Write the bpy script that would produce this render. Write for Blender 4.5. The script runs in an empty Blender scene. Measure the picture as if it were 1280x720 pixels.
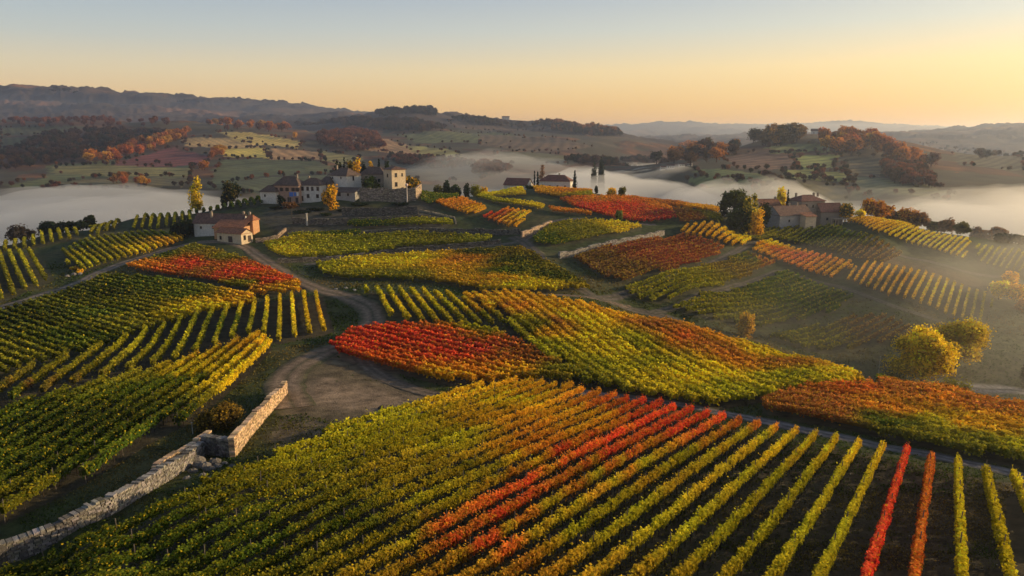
import bpy, math, random, time
import numpy as np
from mathutils import Vector
T0 = time.time()
R = math.radians
rs = np.random.RandomState(7)
random.seed(7)
COL = bpy.context.scene.collection
sc = bpy.context.scene

# ------------------------------------------------------------------ camera geometry
W0, H0, F = 1280.0, 720.0, 853.0
PITCH = R(12.55)
CZ = 45.0
cP, sP = math.cos(PITCH), math.sin(PITCH)

def ray(px, py):
    a = (px - W0/2)/F; v = (H0/2 - py)/F
    dy = cP + v*sP; dz = -sP + v*cP
    return a/dy, dz/dy                      # u = x/y , s = (z-CZ)/y

def smooth_noise(x, y, seed=0):
    """cheap value noise, vectorised"""
    xi = np.floor(x).astype(np.int64); yi = np.floor(y).astype(np.int64)
    fx = x - xi; fy = y - yi
    fx = fx*fx*(3-2*fx); fy = fy*fy*(3-2*fy)
    def h(a, b):
        n = (a*374761393 + b*668265263 + seed*974634777) & 0x7fffffff
        n = ((n ^ (n >> 13))*1274126177) & 0x7fffffff
        return ((n ^ (n >> 16)) & 0xffff)/65535.0
    return (h(xi, yi)*(1-fx) + h(xi+1, yi)*fx)*(1-fy) + (h(xi, yi+1)*(1-fx) + h(xi+1, yi+1)*fx)*fy

def fbm(x, y, seed=0, o=4):
    s = 0.0; a = 0.5; f = 1.0
    for k in range(o):
        s = s + a*smooth_noise(x*f + 13.7*k, y*f - 7.3*k, seed+k); a *= 0.5; f *= 2.03
    return s/(1-0.5**o)                     # 0..1

# ------------------------------------------------------------------ terrain control points
V = []      # (px, py, Y) the visible surface at a known distance
def v(*pts):
    for p in pts: V.append(p)
# the near vineyard hill
v((1340,740,38.5),(1134,720,41),(960,720,41.5),(800,720,42),(640,720,43),(500,720,44),(350,720,45.5),(200,720,47),(60,720,48.5),(-80,720,50),
  (1190,650,53),(1340,650,53),(1000,650,53),(1190,592,69),(1300,608,67),(1340,615,66),(1050,560,78),(1050,600,65),(880,525,92),(960,543,85),(880,600,64),(880,660,51),
  (760,503,101),(760,560,76),(760,620,59.5),(640,482,111),(640,520,91),(640,560,76),(640,640,56),(520,510,95),(480,560,75),(480,640,55),
  (380,565,74),(320,590,66.5),(300,620,58),(200,650,53.5),(100,682,49.5),(0,715,49))
# road behind it and the red orange field
v((900,514,98),(1000,534,89),(1100,556,81.5),(1200,578,75),(1280,597,70.5),(1340,608,68),
  (1000,520,94),(1100,540,87),(1200,562,80),(1280,578,76),(1180,530,91),(1280,545,87),(1060,505,101),(1100,487,112),(1180,493,109),(1280,516,100),(1340,528,96),(960,502,104))
# dirt yard, wall line
v((430,500,98),(350,487,103),(400,460,115),(300,545,81),(275,562,76.5),(220,600,66),(150,630,60),(80,665,54.5),(0,700,50.5),(-60,710,49),(380,520,90),(470,520,90),(560,495,102))
# left lower fields
v((0,660,56),(95,610,65),(180,560,76.5),(250,522,89),(165,500,97),(0,560,78.5),(0,480,106),(80,500,97),(342,437,127),(200,440,134),(300,425,138),
  (0,420,139),(100,445,127),(350,400,160),(415,375,178),(415,418,145),(100,370,188),(0,395,158),(200,352,207),(320,372,184),(250,400,156),(-80,600,66),(-80,480,104),(-80,400,150))
v((0,383,168),(60,366,190),(110,347,212),(165,325,240),(215,310,262),(240,303,272),(300,325,238),(250,330,232),(380,362,190),(330,345,210),(160,337,222))
v((0,350,205),(68,352,206),(0,316,252),(50,314,256),(-80,330,232),(-80,312,250),(105,340,218),(78,316,252),(150,320,246),(230,298,280),(110,300,276),(190,292,290))
v((60,291,288),(98,288,295),(120,287,300),(165,271,330),(172,284,305),(240,268,328),(290,256,345),(330,247,352),(240,285,300),(285,303,270),(320,300,274),(0,308,262))
# village knoll
v((345,252,338),(400,256,330),(450,258,326),(500,252,334),(520,240,345),(440,275,296),(520,272,300),(360,285,285),(450,290,282),(560,280,294),(330,270,310),(420,240,345),(470,236,352))
v((330,308,270),(430,305,270),(560,300,275),(620,300,272),(480,312,261),(360,326,240),(400,335,232),(560,318,250),(560,345,212),(640,313,252),(430,350,208),(690,360,192),(600,372,182),(520,352,205))
# centre
v((455,366,182),(540,368,181),(620,372,178),(740,388,166),(850,411,153),(950,440,139),(1020,459,128),(1090,478,117),
  (540,412,146),(650,430,137),(800,450,129),(950,473,120),(430,440,128),(460,418,141),(560,486,106.5),(640,484,108.5),(720,484,108),(850,507,100),(900,512,99),(410,385,172),(440,380,176),(500,450,125),(700,400,155),(800,425,142))
# track and right slope
v((740,372,186),(700,347,207),(672,318,240),(655,301,262),(690,283,288),(720,300,266),(790,388,192),(850,400,193),(900,414,192),(930,424,190),
  (775,360,205),(830,340,225),(870,370,208),(840,300,285),(905,312,278),(760,350,212),(712,325,240),(750,295,272),(800,283,294),
  (950,330,268),(970,330,270),(980,410,208),(940,300,305),(1040,395,218),(1070,375,234),(1000,360,246),(1000,430,196),(1040,450,188),(1080,455,188),(1090,465,184),
  (1140,370,236),(1078,332,268),(1042,352,254),(1240,385,236),(1225,410,222),(1180,395,226),(1100,420,206),(1180,430,200),(1150,460,188),(1180,486,179),(1240,500,176),(1290,497,178),(1290,450,200),(1290,400,228),(1250,375,246),
  (1340,380,246),(1340,450,200),(1340,490,180))
v((990,283,330),(960,285,332),(1045,283,328),(1060,279,330),(1075,273,334),(1100,300,300),(1140,286,322),(1210,301,308),(1205,328,286),(1130,320,292),(1280,316,298),(1280,345,274),(1240,345,276),(1340,325,292),(925,305,310),(1000,305,308),(1068,330,276))
# upper centre crest
v((560,262,318),(607,262,318),(605,275,302),(640,285,290),(668,267,312),(541,252,336),(580,246,348),(600,244,356),(640,238,378),(665,236,385),(700,238,382),(740,240,372),
  (680,262,322),(740,270,308),(697,251,345),(780,246,362),(840,254,350),(900,263,336),(842,282,300),(900,283,302),(800,275,308),(870,290,294),(935,298,304),(935,270,330),(620,252,346),(760,259,332))

Hc = []     # hidden or world-known: (px at that azimuth, Y, drop below the camera)
def hcp(*pts):
    for p in pts: Hc.append(p)
# behind the near crests
hcp((1100,140,-54),(1180,140,-58),(1280,130,-57),(1340,125,-56),(1020,158,-53),(950,165,-50),(850,172,-48.5),(740,176,-43.5),(1140,160,-64),(1240,150,-66),(1340,150,-66))
# nearest ground in front of the frame
for px in (-80,200,480,760,1040,1340): hcp((px,25,-24.5),(px,12,-21))
# behind the main crest: the valley under the fog
for px,Yc in ((-80,262),(60,300),(170,345),(250,362),(330,372),(420,385),(500,380),(580,380),(660,415),(740,395),(800,385),(860,372),(920,362),(1000,362),(1075,358),(1140,350),(1210,335),(1280,325),(1340,318)):
    hcp((px,Yc+45,-60),(px,Yc+100,-82))
for px in range(-80,1400,160): hcp((px,530,-90))
# far left hillside
v((-80,235,690),(0,237,680),(100,235,700),(200,236,690),(300,240,660),(400,236,700),(500,232,730),
  (0,215,840),(100,212,860),(200,213,850),(300,214,850),(0,190,1080),(110,188,1080),(230,186,1100),(330,188,1100),(420,195,1050),
  (0,165,1350),(120,163,1380),(220,160,1400),(330,165,1350),(-80,150,1520),(0,150,1520),(100,151,1520),(200,150,1520),(300,158,1460),(380,168,1350),(430,180,1250))
v((-80,118,4200),(0,113,4200),(50,113,4150),(85,110,4100),(130,117,4150),(190,123,4200),(250,126,4300),(300,127,4400),(350,132,4500),(430,141,4800),(480,146,4900),
  (0,135,2900),(100,132,3000),(200,138,2900),(300,143,2900),(380,148,2800),(-80,138,2900))
hcp((0,1900,10),(100,1900,8),(220,1950,8),(330,1900,4),(-80,1900,10))
# middle ridge
v((430,150,2300),(480,141,2200),(520,139,2200),(560,144,2150),(620,151,2100),(680,156,2050),(740,161,2000),(790,172,1850),(830,182,1650),
  (450,165,1700),(520,160,1700),(600,168,1650),(680,172,1600),(740,182,1400),
  (450,185,1200),(520,190,1150),(600,192,1150),(680,198,1050),(740,203,1000),(500,212,900),(600,216,860),(680,218,840),(760,214,880),(800,206,980))
hcp((430,3200,60),(520,3200,30),(620,3000,0),(740,2800,-30),(830,2400,-60),(520,600,-80),(640,560,-88),(760,640,-80))
# right hill
v((810,218,720),(850,208,760),(880,200,820),(920,186,950),(960,172,1080),(1000,168,1120),(1040,169,1130),(1100,171,1120),(1150,180,1080),(1200,192,1020),(1280,196,1050),(1360,200,1050),
  (880,225,640),(920,232,600),(940,215,680),(1000,245,560),(1000,215,700),(1040,195,850),(1100,240,590),(1100,215,720),(1160,262,520),(1160,225,700),(1280,245,620),(1280,220,780),(940,245,560),(1220,250,580),(1340,250,600))
hcp((960,1500,-60),(1080,1500,-70),(1200,1400,-80),(1340,1400,-80),(880,1300,-80),(840,1200,-75),(790,1200,-72))
# far right
v((880,176,4200),(960,170,4500),(1060,173,4200),(1150,177,2600),(1200,171,2800),(1240,164,3000),(1290,158,3200),(1360,152,3400),(1040,178,2600),(930,180,2600))
v((700,160,8000),(760,160,8500),(800,157,8800),(845,153,9000),(900,158,9000),(950,162,8800),(1000,157,11500),(1055,153,11500),(1100,157,11500),(1160,160,11500),(1230,163,11500),(1340,160,11000),(600,160,8500))
hcp((200,7000,60),(200,14000,0),(500,7000,0),(500,14000,-50),(800,12500,-50),(800,14000,-50),(1100,14500,-50),(1340,14500,-50),(1240,5500,-40),(1100,6500,-40),(950,6500,-40),(760,5500,-40),(640,5000,-20))

def fscale(Y): return 1.0 + Y/300.0
cu, cw, cz = [], [], []
for px, py, Y in V:
    u, s = ray(px, py); cu.append(u); cw.append(math.log(Y)); cz.append(s*Y/fscale(Y))
for px, Y, z in Hc:
    u, _ = ray(px, 250); cu.append(u); cw.append(math.log(Y)); cz.append(z/fscale(Y))
cu = np.array(cu)*1.6; cw = np.array(cw); cz = np.array(cz)
EPS = 0.02
def kern(r2): return np.sqrt(r2 + EPS*EPS)
n = len(cu)
A = np.zeros((n+3, n+3))
A[:n,:n] = kern((cu[:,None]-cu)**2 + (cw[:,None]-cw)**2) - np.eye(n)*0.004
A[:n,n] = 1; A[:n,n+1] = cu; A[:n,n+2] = cw; A[n:,:n] = A[:n,n:].T
sol = np.linalg.solve(A, np.concatenate([cz, np.zeros(3)]))
U0, U1, DU = -1.32, 1.32, 0.003
W_0, W_1, DW = math.log(10.0), math.log(14500.0), 0.010
gu = np.arange(U0, U1+DU/2, DU); gw = np.arange(W_0, W_1+DW/2, DW)
def evalG(us, ws):
    out = np.zeros((len(ws), len(us)))
    for i in range(0, len(ws), 16):
        ww = ws[i:i+16]
        r2 = (us[None,:,None]*1.6-cu)**2 + (ww[:,None,None]-cw)**2
        out[i:i+16] = kern(r2) @ sol[:n] + sol[n] + us[None,:]*1.6*sol[n+1] + ww[:,None]*sol[n+2]
    return out
# solve on a coarser grid, then refine
su = gu[::4]; sw = gw[::2]
Gc = evalG(su, sw)
def upx(Gc, su, gu): return np.stack([np.interp(gu, su, row) for row in Gc])
G = upx(Gc, su, gu); G = np.stack([np.interp(gw, sw, G[:,j]) for j in range(G.shape[1])], axis=1)
def blur(a, k):
    for _ in range(k):
        b = a.copy(); b[1:-1] = (a[:-2]+2*a[1:-1]+a[2:])/4; a = b
        b = a.copy(); b[:,1:-1] = (a[:,:-2]+2*a[:,1:-1]+a[:,2:])/4; a = b
    return a
G = blur(G, 5)
YY = np.exp(gw)[:,None]*np.ones_like(gu)[None,:]; XX = YY*gu[None,:]
G = G*(1+YY/300.0) + CZ
amp = np.clip((YY-30)/100,0,1)*0.35
G += (fbm(XX/9, YY/9, 3)-0.5)*amp*1.2
far = np.clip((YY-650)/500,0,1)
G += far*(fbm(XX/160, YY/160, 11, 5)-0.5)*np.clip(YY/60,0,130)*0.55
rg = 1-np.abs(fbm(XX/520, YY/520, 17, 4)*2-1)
G += np.clip((YY-1750)/600,0,1)*(rg-.75)*np.clip(YY/45,0,110)
fw = fbm(XX/90, YY/90, 81, 5); WOOD = (fw > .53) & (YY > 760)
WOODK = np.clip((fw-.53)*30,0,1)*(YY>760)
G += WOODK*(np.clip((YY-1150)/700,.12,2.4))*(5*fbm(XX/9,YY/9,83,3)+2)
G = G.astype(np.float64)
print('terrain', time.time()-T0)

def H(x, y):
    x = np.asarray(x, float); y = np.maximum(np.asarray(y, float), 10.5)
    a = np.clip((x/y-U0)/DU, 0, len(gu)-1.001); b = np.clip((np.log(y)-W_0)/DW, 0, len(gw)-1.001)
    i = a.astype(int); j = b.astype(int); fa = a-i
    fb = (y-np.exp(gw[j]))/(np.exp(gw[np.minimum(j+1,len(gw)-1)])-np.exp(gw[j]))
    return (G[j,i]*(1-fa)+G[j,i+1]*fa)*(1-fb) + (G[j+1,i]*(1-fa)+G[j+1,i+1]*fa)*fb
def H1(x, y): return float(H(x, y))

def hit(px, py, ymin=11.0):
    """world point the pixel of the photo looks at"""
    u, s = ray(px, py)
    ys = np.exp(gw); zs = H(u*ys, ys) - (CZ + s*ys)
    k = np.nonzero((zs > 0) & (ys > ymin))[0]
    if len(k) == 0: k = [len(ys)-1]
    k = k[0]
    if k > 0 and zs[k-1] < 0:
        t = -zs[k-1]/(zs[k]-zs[k-1]); Y = ys[k-1] + t*(ys[k]-ys[k-1])
    else: Y = ys[k]
    return np.array([u*Y, Y, H1(u*Y, Y)])
def proj(p):
    x, y, z = p[0], p[1], p[2]-CZ
    d = y*cP - z*sP; vv = (y*sP + z*cP)/d
    return W0/2 + F*x/d, H0/2 - F*vv, d

# ------------------------------------------------------------------ mesh helpers
class Buf:
    def __init__(s): s.v=[]; s.f=[]; s.c=[]; s.n=0; s.m=[]
    def add(s, verts, faces, col=(1,1,1), mat=0):
        verts = np.asarray(verts, float); 
        c = np.asarray(col, float)
        if c.ndim == 1: c = np.tile(c, (len(verts),1))
        s.v.append(verts); s.c.append(c)
        if isinstance(faces, np.ndarray): s.f.append(faces + s.n); s.m.append(np.full(len(faces), mat))
        else:
            by = {}
            for f in faces: by.setdefault(len(f), []).append(f)
            for k in by: s.f.append(np.array(by[k]) + s.n); s.m.append(np.full(len(by[k]), mat))
        s.n += len(verts)
    def mesh(s, name, mats=(), smooth=False):
        me = bpy.data.meshes.new(name)
        if s.n == 0: return me
        vs = np.concatenate(s.v).astype(np.float32); cs = np.concatenate(s.c)
        tot = sum(len(f) for f in s.f); L = sum(f.size for f in s.f)
        me.vertices.add(len(vs)); me.vertices.foreach_set('co', vs.ravel())
        me.loops.add(L); me.loops.foreach_set('vertex_index', np.concatenate([f.ravel() for f in s.f]).astype(np.int32))
        me.polygons.add(tot)
        sizes = np.concatenate([np.full(len(f), f.shape[1]) for f in s.f])
        st = np.concatenate([[0], np.cumsum(sizes)[:-1]])
        me.polygons.foreach_set('loop_start', st.astype(np.int32))
        me.polygons.foreach_set('loop_total', sizes.astype(np.int32))
        me.polygons.foreach_set('material_index', np.concatenate(s.m).astype(np.int32))
        me.polygons.foreach_set('use_smooth', np.full(tot, bool(smooth)))
        at = me.color_attributes.new('Col', 'FLOAT_COLOR', 'POINT')
        at.data.foreach_set('color', np.concatenate([np.clip(cs,0,1), np.ones((len(cs),1))],axis=1).astype(np.float32).ravel())
        me.update(calc_edges=True)
        for m in mats: me.materials.append(m)
        return me
    def obj(s, name, mats, parent=None, smooth=False, loc=None):
        return link(name, s.mesh(name, mats, smooth), parent, loc)
def link(name, data, parent=None, loc=None):
    o = bpy.data.objects.new(name, data); COL.objects.link(o)
    if parent is not None: o.parent = parent
    if loc is not None: o.location = loc
    return o
def tag(o, label=None, cat=None, group=None, kind=None):
    if label: o['label'] = label
    if cat: o['category'] = cat
    if group: o['group'] = group
    if kind: o['kind'] = kind
    return o
def box(b, x0,x1,y0,y1,z0,z1, col=(1,1,1), rot=0.0, o=(0,0,0), mat=0, top=None):
    tx0,tx1,ty0,ty1 = top if top else (x0,x1,y0,y1)
    P = np.array([[x0,y0,z0],[x1,y0,z0],[x1,y1,z0],[x0,y1,z0],[tx0,ty0,z1],[tx1,ty0,z1],[tx1,ty1,z1],[tx0,ty1,z1]], float)
    c, s_ = math.cos(rot), math.sin(rot)
    Q = P.copy(); Q[:,0] = P[:,0]*c-P[:,1]*s_+o[0]; Q[:,1] = P[:,0]*s_+P[:,1]*c+o[1]; Q[:,2] += o[2]
    b.add(Q, np.array([[0,3,2,1],[4,5,6,7],[0,1,5,4],[1,2,6,5],[2,3,7,6],[3,0,4,7]]), col, mat)
def tube(b, pts, rad, n=6, col=(1,1,1), mat=0):
    pts = np.asarray(pts, float); k = len(pts); V_=[]
    for i in range(k):
        d = pts[min(i+1,k-1)]-pts[max(i-1,0)]; d /= np.linalg.norm(d)+1e-9
        a = np.cross(d, [0.3,0.2,1] if abs(d[2])<0.9 else [1,0.1,0]); a /= np.linalg.norm(a); c = np.cross(d,a)
        for j in range(n):
            t = 2*math.pi*j/n; V_.append(pts[i]+rad[i]*(math.cos(t)*a+math.sin(t)*c))
    fs = [[i*n+j, i*n+(j+1)%n, (i+1)*n+(j+1)%n, (i+1)*n+j] for i in range(k-1) for j in range(n)]
    b.add(V_, np.array(fs), col, mat)
    b.add([V_[(k-1)*n+j] for j in range(n)], [list(range(n))], col, mat)

def leaf_quads(P, N, size, rng, aspect=1.25):
    """one leaf-shaped quad per point, facing N with scatter"""
    n = len(P)
    N = N + rng.normal(0, 0.45, (n,3)); N /= np.linalg.norm(N,axis=1)[:,None]+1e-9
    up = rng.normal(0,1,(n,3)); A_ = np.cross(N, up); A_ /= np.linalg.norm(A_,axis=1)[:,None]+1e-9
    B_ = np.cross(N, A_)
    s = (np.asarray(size)*rng.uniform(0.7,1.3,n))[:,None]*0.5
    Q = np.empty((n,4,3))
    Q[:,0] = P - A_*s*aspect; Q[:,1] = P - B_*s + A_*s*0.15; Q[:,2] = P + A_*s*aspect + N*s*0.25; Q[:,3] = P + B_*s + A_*s*0.15
    return Q.reshape(-1,3), np.arange(4*n).reshape(n,4)

# ------------------------------------------------------------------ materials
def new_mat(name):
    m = bpy.data.materials.new(name); m.use_nodes = True
    nt = m.node_tree; nt.nodes.clear(); out = nt.nodes.new('ShaderNodeOutputMaterial')
    return m, nt, out
def nd(nt, t, **k):
    x = nt.nodes.new(t)
    for a, b in k.items():
        if a.startswith('i_'):
            key = a[2:]; key = int(key) if key.isdigit() else key.replace('_',' ')
            x.inputs[key].default_value = b
        else: setattr(x, a, b)
    return x
def foliage_mat(name, trans=0.35, rough=0.6, tint=(1,1,1)):
    m, nt, out = new_mat(name); L = nt.links.new
    at = nd(nt,'ShaderNodeAttribute', attribute_name='Col')
    oi = nd(nt,'ShaderNodeObjectInfo')
    mp = nd(nt,'ShaderNodeMapRange', i_3=0.8, i_4=1.2); L(oi.outputs['Random'], mp.inputs[0])
    mu = nd(nt,'ShaderNodeVectorMath', operation='SCALE'); L(at.outputs['Color'], mu.inputs[0]); L(mp.outputs[0], mu.inputs['Scale'])
    d = nd(nt,'ShaderNodeBsdfDiffuse'); t = nd(nt,'ShaderNodeBsdfTranslucent')
    m2 = nd(nt,'ShaderNodeVectorMath', operation='MULTIPLY'); L(mu.outputs[0], m2.inputs[0]); L(oi.outputs['Color'], m2.inputs[1]); L(m2.outputs[0], d.inputs[0]); L(m2.outputs[0], t.inputs[0])
    mx = nd(nt,'ShaderNodeMixShader', i_0=trans); L(d.outputs[0], mx.inputs[1]); L(t.outputs[0], mx.inputs[2])
    L(mx.outputs[0], out.inputs[0]); return m
def attr_mat(name, rough=0.9, nscale=1.0, nlow=0.7, nhigh=1.25, bump=0.0, bscale=6.0, spec=0.2, detail=6):
    m, nt, out = new_mat(name); L = nt.links.new
    at = nd(nt,'ShaderNodeAttribute', attribute_name='Col'); geo = nd(nt,'ShaderNodeNewGeometry')
    no = nd(nt,'ShaderNodeTexNoise', i_Scale=nscale, i_Detail=detail, i_Roughness=0.62); L(geo.outputs['Position'], no.inputs['Vector'])
    mp = nd(nt,'ShaderNodeMapRange', i_1=0.3, i_2=0.7, i_3=nlow, i_4=nhigh); L(no.outputs[0], mp.inputs[0])
    mu = nd(nt,'ShaderNodeVectorMath', operation='SCALE'); L(at.outputs['Color'], mu.inputs[0]); L(mp.outputs[0], mu.inputs['Scale'])
    b = nd(nt,'ShaderNodeBsdfPrincipled', i_Roughness=rough); b.inputs['Specular IOR Level'].default_value = spec
    L(mu.outputs[0], b.inputs['Base Color'])
    if bump:
        n2 = nd(nt,'ShaderNodeTexNoise', i_Scale=bscale, i_Detail=8.0, i_Roughness=0.7); L(geo.outputs['Position'], n2.inputs['Vector'])
        bp = nd(nt,'ShaderNodeBump', i_Strength=bump, i_Distance=0.3); L(n2.outputs[0], bp.inputs['Height']); L(bp.outputs[0], b.inputs['Normal'])
    L(b.outputs[0], out.inputs[0]); return m
M_leaf = foliage_mat('vine_leaves'); M_tree = foliage_mat('tree_leaves', 0.5)
M_ground = attr_mat('ground_earth', 0.95, 0.45, 0.45, 1.6, 1.0, 2.2, detail=9)
M_hill = attr_mat('hill_cover', 0.95, 0.02, 0.65, 1.3, 0.0)
M_track = attr_mat('track_dirt', 0.9, 0.9, 0.5, 1.45, 1.0, 3.5, detail=9)
M_wood = attr_mat('vine_wood', 0.9, 6.0, 0.7, 1.3)
M_stone = attr_mat('wall_stone', 0.9, 5.0, 0.7, 1.25, 0.6, 9.0)
# ------------------------------------------------------------------ fields
PAL = dict(dg=(.022,.040,.008), g=(.048,.080,.010), ol=(.13,.125,.012), yg=(.25,.235,.012), y=(.54,.38,.014), gold=(.50,.25,.015),
           o=(.48,.17,.018), ro=(.42,.095,.018), r=(.47,.035,.022), cr=(.36,.035,.025), ru=(.25,.08,.02), br=(.12,.06,.02), pk=(.5,.09,.05), mr=(.17,.035,.018))
for k_ in PAL: PAL[k_] = np.clip(np.array(PAL[k_])*1.5,0,.85)
def vp_dir(px):                                     # direction whose vanishing point lies on column px
    u = (px-W0/2)/F/0.98; d = np.array([u,1.0]); return d/np.linalg.norm(d)
FIELDS = []
def field(desc, poly, dirn, cols, sp=2.5, h=2.0, w=0.52, post=False, rowcol=None):
    pw = np.array([hit(*p)[:2] for p in poly])
    if isinstance(dirn, (int,float)): d = vp_dir(dirn)
    else:
        a = hit(*dirn[0]); b = hit(*dirn[1]); d = (b-a)[:2]; d = d/np.linalg.norm(d)
        if d[1] < 0: d = -d
    anch = [(hit(px,py)[:2], PAL[c]) for px,py,c in cols]
    FIELDS.append(dict(desc=desc, poly=pw, d=d, anch=anch, sp=sp, h=h, w=w, post=post, rowcol=rowcol))
def fcol(f, x, y):
    wsum = 0; c = 0
    d0 = 2.0
    for p, col in f['anch']:
        wt = 1.0/((x-p[0])**2 + (y-p[1])**2 + d0)**1.6
        wsum = wsum + wt; c = c + wt[:,None]*col
    return c/wsum[:,None]

field('large foreground vineyard', [(640,482),(720,492),(800,508),(880,524),(960,543),(1060,562),(1130,575),(1200,592),(1275,606),(1345,625),(1360,800),(-80,800),(-80,757),(20,722),(100,686),(200,643),(300,600),(380,564),(450,532),(540,503)], 1197,
  [(100,700,'dg'),(250,660,'g'),(380,590,'yg'),(330,690,'g'),(200,700,'g'),(300,630,'ol'),(430,600,'ol'),(470,660,'g'),(450,560,'yg'),(420,640,'ol'),(560,560,'yg'),(640,510,'y'),(600,600,'ol'),(560,690,'g'),(480,530,'yg'),(680,500,'gold'),(720,530,'gold'),(770,520,'ro'),(820,515,'r'),(870,525,'r'),(790,535,'r'),(775,557,'r'),(830,545,'r'),(705,597,'r'),(742,574,'r'),(675,624,'r'),(655,645,'r'),(628,670,'r'),(598,697,'r'),(620,620,'yg'),(670,590,'y'),(720,620,'yg'),(690,660,'yg'),(560,670,'ol'),(720,550,'gold'),(790,590,'yg'),(640,600,'ol'),(545,700,'yg'),
   (860,580,'yg'),(950,560,'yg'),(800,660,'yg'),(740,690,'yg'),(900,680,'yg'),(1000,620,'yg'),(1050,690,'yg'),(1230,650,'y'),(640,690,'yg'),(680,560,'o'),(560,640,'yg'),(1000,570,'y')], 2.5, 1.72, 0.30, True, 'fg')
field('dark green lower left vineyard', [(-60,690),(0,658),(95,612),(180,560),(250,522),(300,478),(342,437),(325,424),(250,450),(150,480),(80,500),(0,520),(-60,535)], ((250,522),(342,437)),
  [(50,600,'dg'),(0,650,'ol'),(0,600,'g'),(120,540,'dg'),(180,500,'g'),(220,490,'g'),(200,530,'dg'),(245,475,'y'),(285,488,'y'),(330,440,'y'),(300,440,'gold'),(60,540,'dg'),(0,540,'g'),(110,585,'g'),(150,560,'g'),(190,480,'ol')], 2.5, 1.95, 0.5, True)
field('left vineyard of curving spaced rows', [(404,370),(419,416),(347,431),(322,420),(250,445),(150,474),(60,496),(0,512),(-60,522),(-60,498),(0,482),(80,455),(150,430),(230,402),(300,385),(360,373)], 363,
  [(400,395,'gold'),(370,395,'y'),(340,400,'yg'),(280,410,'g'),(220,430,'yg'),(100,465,'ol'),(60,480,'ol'),(0,500,'g'),(40,488,'br')], 3.1, 2.0, 0.38, False)
field('dark green upper left vineyard', [(-60,410),(0,396),(60,376),(130,348),(200,353),(320,373),(318,384),(255,396),(170,423),(80,452),(0,477),(-60,490)], ((25,396),(110,424)),
  [(50,400,'dg'),(150,370,'dg'),(200,360,'g'),(240,375,'g'),(120,400,'g'),(300,378,'gold'),(250,390,'y'),(150,405,'ol'),(100,430,'g'),(0,450,'ol'),(0,410,'dg')], 2.5)
field('red triangular vineyard beside the left track', [(157,336),(245,309),(300,325),(340,342),(378,358),(374,369),(325,371),(250,352),(190,343)], ((170,338),(370,368)),
  [(245,312,'ol'),(280,325,'ol'),(200,325,'g'),(230,335,'r'),(180,336,'o'),(300,345,'r'),(340,355,'r'),(360,366,'gold'),(300,362,'ol'),(250,347,'ru'),(330,350,'ro')], 2.5)
field('green vineyard above the left gravel track', [(78,318),(110,301),(190,292),(232,297),(228,304),(150,327),(105,341),(85,334)], ((82,309),(107,331)),
  [(100,312,'g'),(150,305,'ol'),(200,296,'g'),(220,303,'gold'),(170,318,'y'),(110,336,'yg'),(130,322,'ol')], 2.5)
field('vineyard of curved rows at the left edge', [(-60,322),(0,318),(48,316),(68,350),(52,358),(0,380),(-60,396)], ((28,320),(48,360)),
  [(0,340,'ol'),(50,330,'yg'),(20,365,'ol')], 3.0)
field('olive strip on the far left crest', [(-60,330),(0,317),(60,307),(97,300),(97,289),(60,293),(0,308),(-60,316)], 60,
  [(0,312,'ol'),(50,300,'yg'),(90,295,'ol')], 3.0)
field('green rows behind the orange roofed cottage', [(166,289),(170,279),(215,266),(290,256),(333,250),(334,256),(300,262),(240,268),(240,282),(200,288)], ((255,262),(265,271)),
  [(200,275,'ol'),(300,258,'g'),(230,270,'g')], 3.2)
field('rust coloured strip on the left crest', [(112,293),(120,286),(165,271),(172,272),(150,284),(118,299)], ((115,292),(165,273)),
  [(120,290,'ol'),(150,278,'ru'),(165,272,'gold')], 2.5)
field('long yellow terrace below the villa', [(330,307),(430,299),(560,295),(618,299),(610,304),(500,312),(360,325),(340,318)], ((340,315),(600,300)),
  [(350,314,'y'),(450,306,'yg'),(560,300,'ol'),(400,312,'yg'),(600,300,'yg')], 2.5)
field('short green terrace below the villa garden', [(362,295),(450,291),(450,296),(360,301)], ((365,299),(445,294)), [(370,298,'yg'),(440,294,'g')], 2.5)
field('thin green terrace under the villa wall', [(430,282),(470,277),(566,278),(570,283),(440,286)], ((440,283),(560,280)), [(450,281,'g'),(560,280,'yg')], 2.5)
field('broad golden vineyard below the terraces', [(395,334),(440,326),(560,318),(640,313),(655,314),(738,364),(690,368),(620,366),(520,353),(430,351),(405,345)], ((400,341),(690,354)),
  [(410,338,'yg'),(460,335,'y'),(520,330,'y'),(560,340,'gold'),(620,355,'gold'),(500,348,'ol'),(600,320,'dg'),(640,330,'dg'),(690,350,'dg'),(640,345,'g'),(660,360,'y'),(450,346,'ol'),(580,330,'o')], 2.5)
field('yellow green rows beside the track bend', [(455,365),(500,367),(560,372),(600,384),(640,402),(625,413),(560,411),(500,405),(478,392)], 373,
  [(470,375,'yg'),(520,385,'y'),(560,390,'yg'),(600,405,'ol'),(600,390,'gold')], 2.9)
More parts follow.
